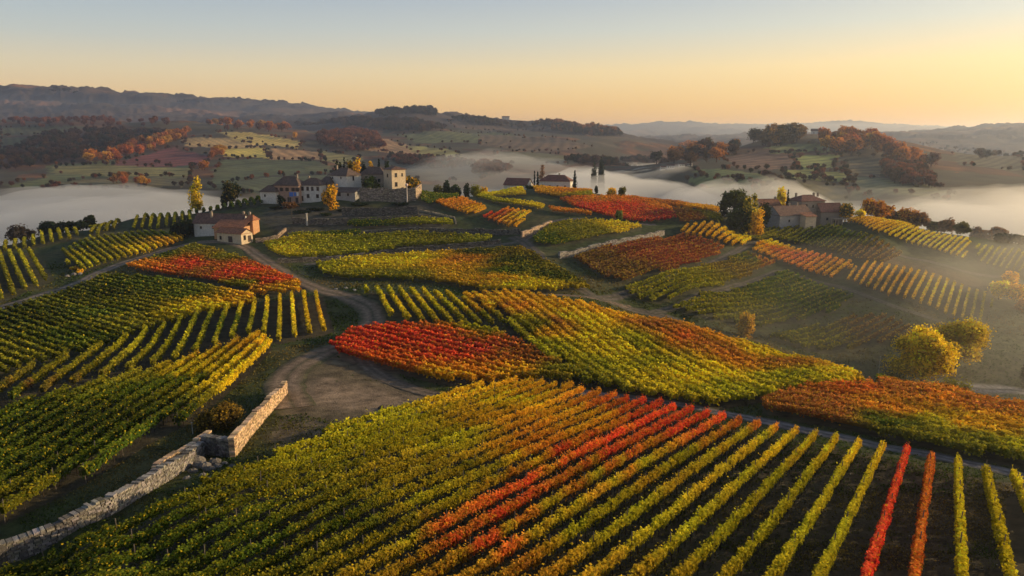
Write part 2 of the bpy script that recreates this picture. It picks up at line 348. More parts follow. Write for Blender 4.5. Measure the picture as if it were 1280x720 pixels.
field('golden and rust vineyard over the central rise', [(562,371),(650,371),(740,388),(850,411),(950,441),(1020,460),(1092,479),(1060,488),(980,497),(900,513),(850,507),(730,484),(702,462),(664,440),(628,414),(642,402),(600,383)], 373,
  [(600,380,'gold'),(650,392,'o'),(690,412,'ru'),(720,405,'y'),(640,408,'yg'),(740,415,'y'),(790,430,'yg'),(620,395,'y'),(700,390,'gold'),(660,420,'ol'),(740,430,'y'),(700,425,'gold'),(780,445,'y'),(830,465,'yg'),(880,475,'y'),(670,440,'yg'),(760,400,'gold'),(820,415,'ru'),(850,430,'ro'),(900,445,'ru'),(980,460,'ru'),(920,455,'o'),(960,450,'y'),(1060,478,'y'),(700,445,'yg'),(760,465,'yg'),(850,480,'y'),(900,495,'yg'),(980,480,'yg'),(800,440,'yg'),(730,475,'ol'),(780,395,'o')], 2.5, 2.0, 0.85)
field('bright red vineyard block in the centre', [(412,437),(440,420),(480,413),(540,411),(600,413),(650,434),(700,463),(726,482),(690,480),(640,482),(560,484),(500,468),(430,450)], ((500,455),(620,484)),
  [(430,435,'r'),(480,425,'r'),(540,430,'r'),(600,440,'cr'),(560,455,'r'),(650,455,'ru'),(600,470,'o'),(520,468,'ro'),(560,478,'gold'),(640,476,'gold'),(700,472,'ol'),(590,418,'yg')], 2.5, 2.0, 0.45, True)
field('red and orange vineyard on the right beyond the road', [(952,506),(1000,494),(1090,488),(1180,493),(1280,516),(1345,530),(1345,602),(1280,588),(1200,572),(1100,548),(1000,528),(952,517)], ((1000,520),(1280,585)),
  [(1000,510,'ru'),(1060,500,'ro'),(1100,520,'o'),(1180,510,'o'),(1240,520,'ru'),(1200,540,'gold'),(1150,535,'yg'),(1140,500,'ru'),(1220,560,'ol'),(1100,540,'g'),(1180,560,'ol'),(1260,570,'yg'),(1270,545,'gold'),(1120,500,'ru'),(1030,525,'ru')], 2.5, 2.0, 0.85, True)
field('green fringe on the crest before the yellow trees', [(1095,482),(1130,483),(1200,490),(1215,498),(1180,494),(1100,488)], ((1100,485),(1200,493)), [(1110,485,'g'),(1200,494,'yg')], 2.5)
field('rounded green vineyard right of the fork', [(666,301),(690,282),(730,278),(800,284),(803,288),(745,300),(690,309),(670,307)], ((690,305),(800,286)),
  [(680,300,'g'),(720,290,'ol'),(780,285,'y'),(740,296,'ol')], 2.5)
field('dark rust vineyard above the valley track', [(714,325),(760,312),(830,301),(852,295),(905,312),(900,319),(840,340),(780,356),(756,350)], ((760,350),(900,315)),
  [(740,325,'br'),(800,320,'mr'),(880,308,'mr'),(780,345,'br'),(850,325,'mr'),(900,312,'ru')], 2.5)
field('olive vineyard above the valley track', [(776,362),(840,345),(930,318),(968,330),(930,350),(870,369),(820,381),(790,374)], ((800,378),(960,335)),
  [(800,370,'ol'),(860,355,'ol'),(940,328,'g'),(960,332,'ru')], 2.5)
field('green vineyard in the hazy hollow', [(836,387),(900,371),(980,341),(1068,374),(1040,393),(980,407),(940,411),(880,400)], ((850,390),(1040,352)),
  [(850,388,'ol'),(980,350,'g'),(1030,380,'g'),(920,400,'ol')], 2.5)
field('bright yellow plot beside the tall trees', [(843,288),(870,283),(935,299),(940,305),(920,311),(860,297)], ((917,313),(942,298)), [(860,290,'gold'),(900,298,'gold'),(930,305,'y')], 2.6)
field('orange and pink plot below the right farm', [(936,313),(962,303),(1068,331),(1064,337),(1042,351),(990,335)], ((1042,350),(1066,331)),
  [(945,314,'gold'),(970,308,'y'),(975,318,'ro'),(1000,325,'pk'),(1020,330,'o'),(1050,338,'gold')], 2.7)
field('golden plot of slanting rows on the right slope', [(1056,352),(1078,331),(1150,342),(1238,372),(1240,385),(1225,409),(1180,395),(1110,372)], ((1065,358),(1082,333)),
  [(1070,350,'gold'),(1120,350,'gold'),(1180,370,'y'),(1230,390,'ol')], 2.5, 1.8, .34)
field('golden rows along the right crest', [(1059,279),(1075,273),(1140,286),(1210,301),(1213,306),(1205,327),(1150,310),(1090,291)], ((1106,295),(1130,284)),
  [(1080,280,'gold'),(1140,297,'y'),(1200,315,'y')], 2.2, 1.7, .32)
field('olive rows at the right edge of the crest', [(1216,307),(1280,316),(1340,322),(1340,348),(1280,345),(1262,340),(1225,331)], ((1250,335),(1266,313)), [(1230,315,'yg'),(1270,330,'ol')], 2.3, 1.7, .32)
field('dark olive slope below the right farm', [(928,304),(960,287),(1040,284),(1060,291),(1128,320),(1100,333),(1072,327),(1000,307),(962,300)], ((949,296),(973,287)),
  [(960,292,'ol'),(1040,300,'g'),(1100,322,'br')], 2.6)
field('small orange terrace right of the villa', [(542,254),(580,250),(592,256),(607,262),(606,267),(586,271),(560,263)], ((586,270),(606,262)), [(550,255,'o'),(575,258,'o'),(600,266,'gold')], 2.7)
field('little plot of red to yellow rows', [(604,274),(632,263),(667,268),(645,287),(625,283)], ((640,286),(666,269)), [(615,272,'r'),(625,273,'ro'),(640,276,'gold'),(655,275,'y')], 3.0)
field('yellow strip under the white farmhouse', [(595,249),(600,246),(680,260),(678,264)], ((600,248),(678,262)), [(620,252,'yg'),(670,261,'y')], 2.5)
field('orange strip in front of the barn', [(602,246),(620,242),(655,241),(657,246)], ((605,245),(655,243)), [(610,244,'o'),(650,243,'y')], 2.5)
field('golden hedge plot below the white farmhouse', [(667,237),(700,238),(740,242),(742,248),(700,248),(670,243)], ((670,240),(740,246)), [(680,239,'gold'),(710,241,'o'),(735,246,'yg')], 2.5)
field('red vineyard on the middle crest', [(698,251),(740,248),(800,251),(840,262),(845,275),(800,279),(760,273),(718,260)], ((700,253),(840,268)),
  [(710,254,'ro'),(750,252,'o'),(780,262,'r'),(830,272,'cr'),(830,262,'o'),(740,262,'r')], 2.5)
field('orange strip under the red vineyard', [(684,261),(700,263),(740,269),(738,272),(690,266)], ((686,263),(738,270)), [(700,265,'o')], 2.5)
field('dull rust plot before the tall trees', [(842,263),(900,272),(905,282),(850,281),(846,275)], ((845,270),(900,278)), [(860,272,'ru'),(895,278,'ol')], 2.5)
field('rust strip along the crest above the fog', [(772,245),(830,253),(900,264),(898,268),(840,260),(790,251)], ((775,247),(895,266)), [(790,248,'yg'),(830,256,'ru'),(890,265,'gold')], 2.5)
field('brownish green misty slope in the hollow', [(960,424),(1050,400),(1100,398),(1170,420),(1100,432),(1010,440)], ((960,428),(1060,402)), [(1000,420,'ol'),(1100,415,'br')], 2.6)
field('green plot beside the villa', [(526,254),(545,244),(573,247),(560,251),(536,258)], ((530,253),(565,248)), [(550,249,'g')], 2.6)

def line_poly(p0, d, poly):
    """sorted parameters where the line p0+t*d crosses the polygon"""
    ts = []; nrm = np.array([-d[1], d[0]])
    q = (poly-p0) @ nrm; m = len(poly)
    for i in range(m):
        a, b = q[i], q[(i+1)%m]
        if (a > 0) != (b > 0):
            P_ = poly[i] + (poly[(i+1)%m]-poly[i])*(a/(a-b)); ts.append(float((P_-p0) @ d))
    return sorted(ts)
ROWS = []
for fi, f in enumerate(FIELDS):
    d = f['d']; p = np.array([d[1], -d[0]])         # p points to the right of the row
    q = f['poly'] @ p
    k0 = math.ceil(q.min()/f['sp']); k1 = math.floor(q.max()/f['sp']); out = []
    for k in range(k0, k1+1):
        base = p*(k*f['sp'])
        ts = line_poly(base, d, f['poly'])
        for a, b in zip(ts[::2], ts[1::2]):
            a += rs.uniform(-.4,.9); b -= rs.uniform(-.4,.9)
            if b-a > 3.5: out.append((k, base+d*a, base+d*b, b-a))
    for (k, a, b, ln) in out:
        mid = (a+b)/2; zc = H1(*mid); X, Y_, dd = proj((mid[0],mid[1],zc))
        vis = ln*2.0/(dd*dd)
        if not (-40 < X < 1320 or ln > 40): vis *= 0.1
        ROWS.append(dict(f=fi, k=k, a=a, b=b, ln=ln, dist=dd, vis=vis, px=(X,Y_)))
    f['nk'] = (k0, k1)
print('rows', len(ROWS), 'length', sum(r['ln'] for r in ROWS), time.time()-T0)
ROWS.sort(key=lambda r: -r['vis'])
NIND = 290
def row_geo(b, r, rng, zoff=0.0):
    f = FIELDS[r['f']]; A_, B_ = r['a'], r['b']; ln = r['ln']; d = (B_-A_)/ln; p = np.array([d[1],-d[0]])
    dmin = min(proj((q[0],q[1],H1(*q)))[2] for q in (A_, B_, (A_+B_)/2))
    size = float(np.clip(0.0026*dmin, 0.13, 0.46))
    h = f['h']; w = f['w']; lo = 0.72 if f['rowcol'] else 0.62
    sd = (r['k']*37+r['f']*101) % 1000
    # hedge core
    nseg = max(2, int(ln/1.6)); t = np.linspace(0, ln, nseg+1)
    cx = A_[0]+d[0]*t; cy = A_[1]+d[1]*t; cz_ = H(cx, cy)+zoff
    hv = h*(0.86+0.2*fbm(t/1.7, np.full_like(t, sd*1.3), 5, 2)); wv = w*(0.55+0.5*fbm(t/1.3, np.full_like(t, sd*2.1), 9, 2))
    prof = [(-.7,lo+.35),(-.8,1.35),(-.4,None),(.4,None),(.8,1.35),(.7,lo+.35)]
    ring = []
    for a_, z_ in prof:
        zz = hv*0.86 if z_ is None else np.full_like(t, z_)
        ring.append(np.stack([cx+p[0]*a_*wv*.75, cy+p[1]*a_*wv*.75, cz_+zz],1))
    Vc = np.stack(ring,1).reshape(-1,3); m = len(prof)
    ii = np.arange(nseg)[:,None]; jj = np.arange(m)[None,:]
    Fq = np.stack([ii*m+jj, ii*m+(jj+1)%m, (ii+1)*m+(jj+1)%m, (ii+1)*m+jj], -1).reshape(-1,4)
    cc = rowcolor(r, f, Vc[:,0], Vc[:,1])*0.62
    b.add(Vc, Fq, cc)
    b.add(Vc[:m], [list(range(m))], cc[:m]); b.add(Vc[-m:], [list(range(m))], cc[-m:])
    # leaves
    cov = 1.25 if dmin < 120 else 1.05
    nl = int(ln*4.6*cov/(size*size)*0.8)
    t = rng.uniform(-.15, ln+.15, nl)
    ang = rng.uniform(0, 1, nl)
    side = np.where(rng.rand(nl) < .5, -1.0, 1.0)
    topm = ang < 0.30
    gap = fbm(t/1.1, np.full_like(t, sd*1.7), 21, 3)
    hh = h*(0.72+0.50*fbm(t/0.75, np.full_like(t, sd*0.9), 5, 3)); ww = w*(0.35+1.15*fbm(t/0.6, np.full_like(t, sd*2.1)+side*5, 9, 3))
    zz = np.where(topm, hh + rng.exponential(0.13, nl)*(rng.rand(nl)<.5), lo - .05 + (hh-lo+.05)*rng.beta(1.5,1.0,nl))
    off = np.where(topm, rng.uniform(-1,1,nl)*ww*.75, side*ww*(0.85+rng.uniform(-.25,.3,nl))*np.where(zz<1.0, .75, 1.0))
    P = np.stack([A_[0]+d[0]*t+p[0]*off, A_[1]+d[1]*t+p[1]*off, zz], 1)
    P[:,2] += H(P[:,0], P[:,1])+zoff
    keep = ~((zz < 0.75+1.3*(0.62-gap)*2) & (gap < 0.62) & (rng.rand(nl) < .85))
    P = P[keep]; side = side[keep]; topm = topm[keep]
    N = np.where(topm[:,None], np.array([0,0,1.0]), np.stack([p[0]*side, p[1]*side, np.full(len(P),.35)],1))
    Q, Fl = leaf_quads(P, N, size*1.25, rng)
    c = rowcolor(r, f, P[:,0], P[:,1])
    c = c*(rng.uniform(.72,1.28,len(P)))[:,None]
    # clump tone, painted sun on row tops; single leaves turn yellow or stay green
    cl = 0.72+0.56*fbm(P[:,0]/.55+P[:,2]*1.5, P[:,1]/.55-P[:,2], 55, 2); c = c*cl[:,None]
    c = np.where(topm[:,None], c*1.4+np.array([.085,.065,0]), c*.92)  # sunlit rims painted into top leaves, which yellow first; sides darkened as shade
    j = rng.rand(len(P)); 
    c = np.where((j < .10)[:,None], c*.4+PAL['y']*.6*rng.uniform(.6,1.1,(len(P),1)), c)
    c = np.where((j > .90)[:,None], c*.45+PAL['g']*.55, c)
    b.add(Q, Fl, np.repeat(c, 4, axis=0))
def rowcolor(r, f, x, y):
    n1 = (fbm(x/7, y/7, 31, 3)-.5)*9; n2 = (fbm(x/7, y/7, 47, 3)-.5)*9
    c = fcol(f, x+n1, y+n2)
    rr = (math.sin(r['k']*12.9898+r['f']*4.1)*43758.5) % 1
    v = 0.8+0.45*fbm(x/3.1, y/3.1, 77, 3) + (rr-.5)*.16
    c = c*v[:,None]
    if f['rowcol'] == 'fg':
        tx = r['topx']
        if r['k'] == KRED: c = PAL['r']*v[:,None]*1.1
        elif r['k'] == KRED+1: c = PAL['ro']*v[:,None]*1.15
        elif tx > 1130: c = (PAL['y']*.55+PAL['yg']*.45)*v[:,None]
    return c
for r in ROWS:
    e = r['b'] if r['b'][1] > r['a'][1] else r['a']; r['topx'] = proj((e[0],e[1],H1(*e)+1.8))[0]
KRED = min([r for r in ROWS if r['f']==0], key=lambda r: abs(r['topx']-1119))['k']
# ------------------------------------------------------------------ ground sheets
def in_poly(x, y, poly):
    ins = np.zeros(x.shape, bool); m = len(poly)
    for i in range(m):
        x0,y0 = poly[i]; x1,y1 = poly[(i+1)%m]
        if y0 == y1: continue
        c = ((y0 > y) != (y1 > y)) & (x < (x1-x0)*(y-y0)/(y1-y0)+x0)
        ins ^= c
    return ins
nU, nW = len(gu), len(gw)
gcol = np.zeros((nW, nU, 3))
n1 = fbm(XX/14, YY/14, 61, 4); n2 = fbm(XX/4, YY/4, 67, 3)
grass = np.array([.042,.055,.016]); dry = np.array([.17,.12,.055]); soil = np.array([.062,.050,.030])
gcol[:] = grass*(0.7+0.6*n2[...,None]) ; gcol += np.clip(n1-.5,0,1)[...,None]*1.2*(dry-grass)
def paint(poly, col, k=1.0, px=True, mask=None, rough=0.0, soft=0, stripe=None):
    pw = np.array([hit(*p)[:2] for p in poly]) if px else poly
    x0,y0 = pw.min(0); x1,y1 = pw.max(0)
    j0,j1 = np.searchsorted(gw, math.log(max(y0,10.1))), np.searchsorted(gw, math.log(y1))+1
    X_, Y_ = XX[j0:j1], YY[j0:j1]
    if rough: X_ = X_ + (fbm(XX[j0:j1]/rough/2, YY[j0:j1]/rough/2, 5, 3)-.5)*rough*2; Y_ = Y_ + (fbm(XX[j0:j1]/rough/2, YY[j0:j1]/rough/2, 15, 3)-.5)*rough*2
    m = in_poly(X_, Y_, pw).astype(float)*k
    if soft: m = blur(m, soft)
    if stripe is not None: col = np.asarray(col)*(1+.30*np.sin((XX[j0:j1]*math.cos(stripe*.5-.6)+YY[j0:j1]*math.sin(stripe*.5-.6))/1.9))[...,None]
    gcol[j0:j1] = gcol[j0:j1]*(1-m[...,None]) + (np.asarray(col)*(0.75+0.5*n2[j0:j1,:,None]))*m[...,None]
for f in FIELDS:
    far_ = f['poly'][:,1].mean()
    paint(f['poly'], soil*(1.0) if far_ < 150 else soil*.8+grass*.4, 0.9, px=False)
# bare yard
paint([(400,440),(470,430),(480,455),(540,490),(560,500),(520,525),(460,535),(400,545),(360,580),(320,590),(330,540),(350,500),(360,470)], (.15,.108,.070), .75, rough=6, soft=12)
paint([(380,475),(470,485),(530,500),(500,520),(430,515),(380,500)], (.25,.18,.12), .85, rough=6, soft=8)
paint([(1120,322),(1210,344),(1240,350),(1238,368),(1150,340),(1100,334)], (.13,.075,.04), .8, rough=5, soft=4)
paint([(1060,296),(1130,322),(1210,342),(1215,330),(1150,312),(1090,293)], (.075,.085,.03), .7, rough=4, soft=3)
paint([(960,420),(1050,398),(1200,420),(1290,400),(1290,470),(1180,480),(1050,450)], (.11,.095,.04), .6, rough=8, soft=6)
paint([(1225,395),(1290,385),(1290,440),(1200,450)], (.12,.13,.05), .6, rough=8, soft=6)
paint([(332,254),(450,262),(530,250),(548,262),(560,292),(450,293),(345,300),(330,275)], (.085,.068,.05), .75, rough=5, soft=5)
paint([(290,325),(335,330),(400,345),(440,362),(400,368),(330,340)], (.10,.08,.05), .5, rough=5, soft=5)
# ---- far country: bands first, then fields, in the colours of autumn fields
farm = YY > 560
fn = fbm(XX/220, YY/220, 71, 5); fn2 = fbm(XX/60, YY/60, 73, 4)
base = np.array([.060,.050,.026])*(0.6+0.8*fn2[...,None]) + np.clip(fn-.5,0,1)[...,None]*np.array([.16,.08,.03])
gcol[farm] = base[farm]
wood_ = WOOD
gcol[wood_] = (np.array([.10,.045,.02])*(0.3+1.2*fn2[...,None])+np.clip(fbm(XX/25,YY/25,97,2)-.5,0,1)[...,None]*np.array([.35,.14,.03]))[wood_]
mt = YY > 1750
gcol[mt] = (np.array([.060,.042,.034])*(0.5+fn[...,None]) + np.clip(fbm(XX/300,YY/300,91,5)-.52,0,1)[...,None]*np.array([.55,.24,.11]))[mt]
PATCH = [ # left hillside
 ([(0,232),(60,222),(60,207),(140,200),(240,207),(240,215),(235,232),(130,238)], (.09,.10,.03)),
 ([(62,217),(72,208),(130,205),(240,209),(238,221),(120,220)], (.17,.14,.035)),
 ([(60,232),(120,222),(238,222),(237,232),(130,238)], (.13,.10,.04)),
 ([(132,207),(215,184),(262,195),(256,207),(200,209)], (.15,.035,.03)),
 ([(228,182),(232,172),(290,172),(330,176),(320,185),(275,185)], (.28,.17,.05)),
 ([(275,186),(330,185),(335,198),(280,196)], (.38,.24,.03)),
 ([(335,185),(400,190),(405,200),(338,199)], (.26,.14,.05)),
 ([(275,200),(330,199),(400,202),(420,215),(330,220),(268,235),(262,232)], (.06,.085,.03)),
 ([(262,235),(330,222),(420,218),(440,236),(380,240),(300,242)], (.05,.075,.035)),
 ([(270,165),(310,166),(380,178),(370,186),(300,178)], (.34,.22,.04)),
 ([(400,188),(450,196),(440,208),(402,201)], (.18,.15,.04)),
 ([(0,160),(60,158),(120,160),(60,168),(0,170)], (.06,.06,.02)),
 ([(0,172),(80,172),(120,180),(60,186),(0,186)], (.05,.055,.02)),
 # middle slopes
 ([(495,168),(620,165),(660,172),(620,180),(520,178)], (.06,.09,.025)),
 ([(400,165),(470,172),(560,190),(540,198),(480,190),(410,178)], (.24,.13,.05)),
 ([(500,182),(560,186),(580,196),(530,196)], (.19,.17,.04)),
 ([(480,200),(560,200),(620,215),(600,226),(500,224)], (.09,.08,.05)),
 ([(600,168),(690,172),(740,184),(660,190),(600,182)], (.10,.06,.03)),
 ([(620,190),(720,196),(720,206),(620,205)], (.07,.07,.03)),
 ([(560,150),(640,155),(700,163),(640,163),(570,160)], (.10,.06,.03)),
 # right hill
 ([(855,222),(920,224),(960,238),(940,244),(880,238)], (.07,.12,.025)),
 ([(868,212),(930,214),(975,226),(940,232),(880,222)], (.10,.13,.03)),
 ([(900,196),(950,190),(1000,196),(990,212),(920,212)], (.12,.06,.035)),
 ([(988,196),(1048,192),(1040,210),(1000,212)], (.15,.17,.03)),
 ([(975,212),(1022,210),(1020,226),(985,222)], (.17,.17,.03)),
 ([(1026,214),(1058,216),(1062,228),(1030,226)], (.20,.19,.03)),
 ([(1050,194),(1130,200),(1165,212),(1130,222),(1060,215)], (.13,.09,.035)),
 ([(1064,222),(1120,224),(1190,240),(1180,252),(1070,248)], (.09,.095,.035)),
 ([(940,236),(1000,228),(1058,232),(1062,248),(1000,252),(950,246)], (.08,.07,.03)),
 ([(1160,180),(1280,200),(1280,214),(1200,206)], (.07,.06,.03)),
 ([(960,182),(1040,180),(1040,190),(960,192)], (.13,.14,.035)),
]
for pl, c in PATCH: c = np.clip(np.array(c)*(1.9 if c[0]>.22 else 1.4),0,.62); c = c*.88+c.mean()*.12; c[0] = max(c[0], c[1]*.88); paint(pl, c, .9, rough=10, stripe=len(pl)*.37+c[0]*9)
# field hedges: thin dark edges come from the trees standing there
jS = int(np.searchsorted(gw, math.log(560)))
def sheet(name, j0, j1, mat, label, cat, kind='structure'):
    b = Buf(); X_ = XX[j0:j1+1]; Y_ = YY[j0:j1+1]; Z_ = G[j0:j1+1]
    nr = X_.shape[0]; ii = np.arange(nr-1)[:,None]; jj = np.arange(nU-1)[None,:]
    Fq = np.stack([ii*nU+jj, ii*nU+jj+1, (ii+1)*nU+jj+1, (ii+1)*nU+jj], -1).reshape(-1,4)
    b.add(np.stack([X_,Y_,Z_],-1).reshape(-1,3), Fq, gcol[j0:j1+1].reshape(-1,3))
    o = b.obj(name, [mat], smooth=True); tag(o, label, cat, kind=kind); return o
sheet('ground', 0, jS, M_ground, 'grass and bare earth of the vineyard hillsides', 'ground')
sheet('hills', jS, nW-1, M_hill, 'far autumn hills, farmland and mountains beyond the fog', 'hills')

# ---- tracks
TRK = []
def ribbon(name, pts, width, col, label, edge=None, lift=0.07, wn=.25):
    P = np.array([hit(*p)[:2] for p in pts]); seg = np.linalg.norm(np.diff(P,axis=0),axis=1); s = np.concatenate([[0],np.cumsum(seg)])
    m = max(4,int(s[-1]/1.2)); t = np.linspace(0,s[-1],m)
    x = np.interp(t,s,P[:,0]); y = np.interp(t,s,P[:,1])
    for _ in range(12): x[1:-1] = (x[:-2]+2*x[1:-1]+x[2:])/4; y[1:-1] = (y[:-2]+2*y[1:-1]+y[2:])/4
    TRK.append((np.stack([x,y],1), width))
    dx = np.gradient(x); dy = np.gradient(y); l = np.hypot(dx,dy); nx, ny = dy/l, -dx/l
    offs = np.array([-1,-.82,-.55,-.38,-.15,0,.15,.38,.55,.82,1])*width/2
    Vv=[]; Cc=[]
    rut = np.array([0,.35,.9,1.25,.95,.45,.95,1.25,.9,.35,0])
    ed = np.array(grass if edge is None else edge)
    for k,o_ in enumerate(offs):
        j = (fbm(t/2.5, np.full_like(t,k*3.3 if abs(o_)>.7*width/2 else 1.0), 5, 3)-.5)*width*wn*(abs(o_)/(width/2))
        xx = x+nx*(o_+j); yy = y+ny*(o_+j)
        Vv.append(np.stack([xx,yy,H(xx,yy)+(lift if 0<k<len(offs)-1 else -.05)],1))
        c = ed*(1-min(1,rut[k]))+np.array(col)*rut[k]
        Cc.append(c*(0.75+.5*fbm(xx/2,yy/2,3,3))[:,None])
    n_=len(offs); Vv=np.stack(Vv,1).reshape(-1,3); Cc=np.stack(Cc,1).reshape(-1,3)
    ii=np.arange(m-1)[:,None]; jj=np.arange(n_-1)[None,:]
    Fq=np.stack([ii*n_+jj,(ii+1)*n_+jj,(ii+1)*n_+jj+1,ii*n_+jj+1],-1).reshape(-1,4)
    b=Buf(); b.add(Vv,Fq,Cc); o=b.obj(name,[M_track],smooth=True); tag(o,label,'track',kind='structure')
ribbon('gravel_track', [(-70,408),(0,385),(60,367),(110,348),(165,325),(215,310),(245,303)], 5.0, (.17,.14,.12), 'pale gravel track climbing past the left vineyards')
ribbon('dirt_track', [(245,303),(285,302),(310,310),(330,325),(360,345),(400,363),(440,373),(464,385),(468,402),(446,424),(405,440),(370,458),(352,480),(368,510)], 7.0, (.20,.145,.10), 'winding dirt track from the cottage down to the yard')
ribbon('valley_track', [(640,296),(655,302),(672,318),(700,346),(740,371),(790,387),(850,401),(930,424)], 6.5, (.10,.082,.066), 'wide earth track falling into the misty hollow')
ribbon('ridge_track', [(640,369),(690,369),(745,374),(790,384)], 3.0, (.17,.12,.085), 'narrow earth track behind the central rise')
ribbon('vineyard_road', [(725,490),(800,498),(890,513),(960,528),(1050,547),(1130,563),(1200,577),(1280,596),(1350,612)], 4.2, (.17,.15,.15), 'grey gravel road between the foreground and the red vineyard')
ribbon('terrace_lane', [(380,331),(440,322),(500,316),(600,308),(650,302)], 4.0, (.10,.09,.08), 'lane between the yellow terrace and the broad golden vineyard')
ribbon('upper_lane', [(655,301),(672,288),(690,276),(720,273),(760,278),(820,281)], 3.5, (.12,.10,.09), 'lane beside the rounded green vineyard')
ribbon('slope_lane', [(745,373),(800,358),(850,342),(905,322),(925,312),(945,302)], 4.5, (.095,.08,.065), 'lane between the rust and olive vineyards')
ribbon('hollow_lane', [(815,391),(860,377),(915,358),(975,337),(1050,358),(1120,385),(1200,412)], 3.5, (.10,.085,.065), 'lane above the hazy green vineyard')
ribbon('yard_ruts', [(452,428),(450,446),(462,462),(490,478),(530,492),(575,497)], 4.0, (.15,.115,.085), 'wheel ruts crossing the dirt yard', edge=(.10,.078,.052), lift=.05)
ribbon('hollow_road', [(1195,482),(1225,487),(1260,486),(1300,492),(1350,505)], 6.0, (.26,.24,.22), 'pale road on the floor of the misty hollow')
ribbon('farm_lane', [(960,286),(1000,284),(1050,285),(1070,293),(1110,312),(1150,325),(1205,340),(1260,346)], 4.0, (.13,.11,.09), 'lane from the right farm along the golden rows')

# ---- grass and weeds on the open ground near the camera
def grass_patch(n, seed):
    rng = np.random.RandomState(seed)
    y = np.exp(rng.uniform(math.log(42), math.log(235), n)); x = y*rng.uniform(-.80,.80,n)
    keep = np.ones(n,bool)
    for f in FIELDS:
        x0,y0=f['poly'].min(0); x1,y1=f['poly'].max(0)
        if y0>240 or f['rowcol']: continue
        keep &= ~in_poly(x,y,f['poly'])
    for T in TRK:
        d2 = np.full(n,1e9)
        for q in T[0][::3]: d2 = np.minimum(d2,(x-q[0])**2+(y-q[1])**2)
        keep &= d2 > (T[1]*.5+.1)**2
    yard = np.array([hit(*p)[:2] for p in [(405,450),(470,440),(530,495),(545,505),(500,528),(440,530),(385,520),(370,480)]])
    iy = in_poly(x,y,yard); cl = fbm(x/5,y/5,33,3); keep &= ~(iy & (rng.rand(n)<.995)); keep &= (cl > .42) | (rng.rand(n)<.25)
    x,y,cl = x[keep],y[keep],cl[keep]; n=len(x)
    sz = np.clip(.0026*y,.14,.5)
    P = np.stack([x,y,H(x,y)+sz*.35],1); a = rng.uniform(0,6.28,n)
    N = np.stack([np.cos(a),np.sin(a),np.full(n,.5)],1)
    Q,Fl = leaf_quads(P,N,sz,rng,1.0)
    t = np.clip((fbm(x/14,y/14,61,4)-.42)*4,0,1)[:,None]
    c = (np.array([.055,.085,.018])*(1-t)+np.array([.17,.13,.045])*t)*rng.uniform(.5,1.4,(n,1))
    b = Buf(); b.add(Q,Fl,np.repeat(c,4,axis=0)); o=b.obj('grass',[M_leaf]); tag(o,'rough grass and weeds on the open ground between the vineyards','grass',kind='stuff')
grass_patch(190000, 5)
# ------------------------------------------------------------------ vine rows
ORD = ['first','second','third','fourth','fifth','sixth','seventh','eighth','ninth','tenth','eleventh','twelfth','thirteenth','fourteenth','fifteenth','sixteenth','seventeenth','eighteenth','nineteenth']
TENS = ['twentieth','thirtieth','fortieth','fiftieth','sixtieth','seventieth']; TN = ['twenty','thirty','forty','fifty','sixty','seventy']
def ordinal(n):
    if n <= 19: return ORD[n-1]
    a, b_ = divmod(n, 10)
    return TENS[a-2] if b_ == 0 else TN[a-2]+'-'+ORD[b_-1]
ind = ROWS[:NIND]; rest = ROWS[NIND:]
for f_i, f in enumerate(FIELDS):
    mine = [r for r in ROWS if r['f'] == f_i]
    ks = sorted(set(r['k'] for r in mine))
    # count from the side nearest the camera, measured by picture height, else from the right
    if not ks: continue
    kx = {k: np.mean([r['px'][0] for r in mine if r['k']==k]) for k in ks}; ky = {k: np.mean([r['px'][1] for r in mine if r['k']==k]) for k in ks}
    horiz = abs(ky[ks[0]]-ky[ks[-1]]) > abs(kx[ks[0]]-kx[ks[-1]])*0.6
    if horiz: order = sorted(ks, key=lambda k: -ky[k]); f['from'] = 'front'
    else: order = sorted(ks, key=lambda k: -kx[k]); f['from'] = 'right'
    for r in mine: r['n'] = order.index(r['k'])+1
    for k in ks:
        same = sorted([r for r in mine if r['k']==k], key=lambda r: r['px'][0])
        for i_, r in enumerate(same): r['piece'] = '' if len(same)==1 else (' left piece' if i_==0 else ' right piece')
def cname(c):
    best = None
    for nme, key in (('dark green','dg'),('green','g'),('olive','ol'),('yellow green','yg'),('yellow','y'),('golden','gold'),('orange','o'),('orange red','ro'),('red','r'),('rust red','ru'),('brown','br'),('crimson','cr'),('dark maroon','mr')):
        dd = np.abs(np.log(PAL[key]+.02)-np.log(c+.02)).sum()
        if best is None or dd < best[0]: best = (dd, nme)
    return best[1]
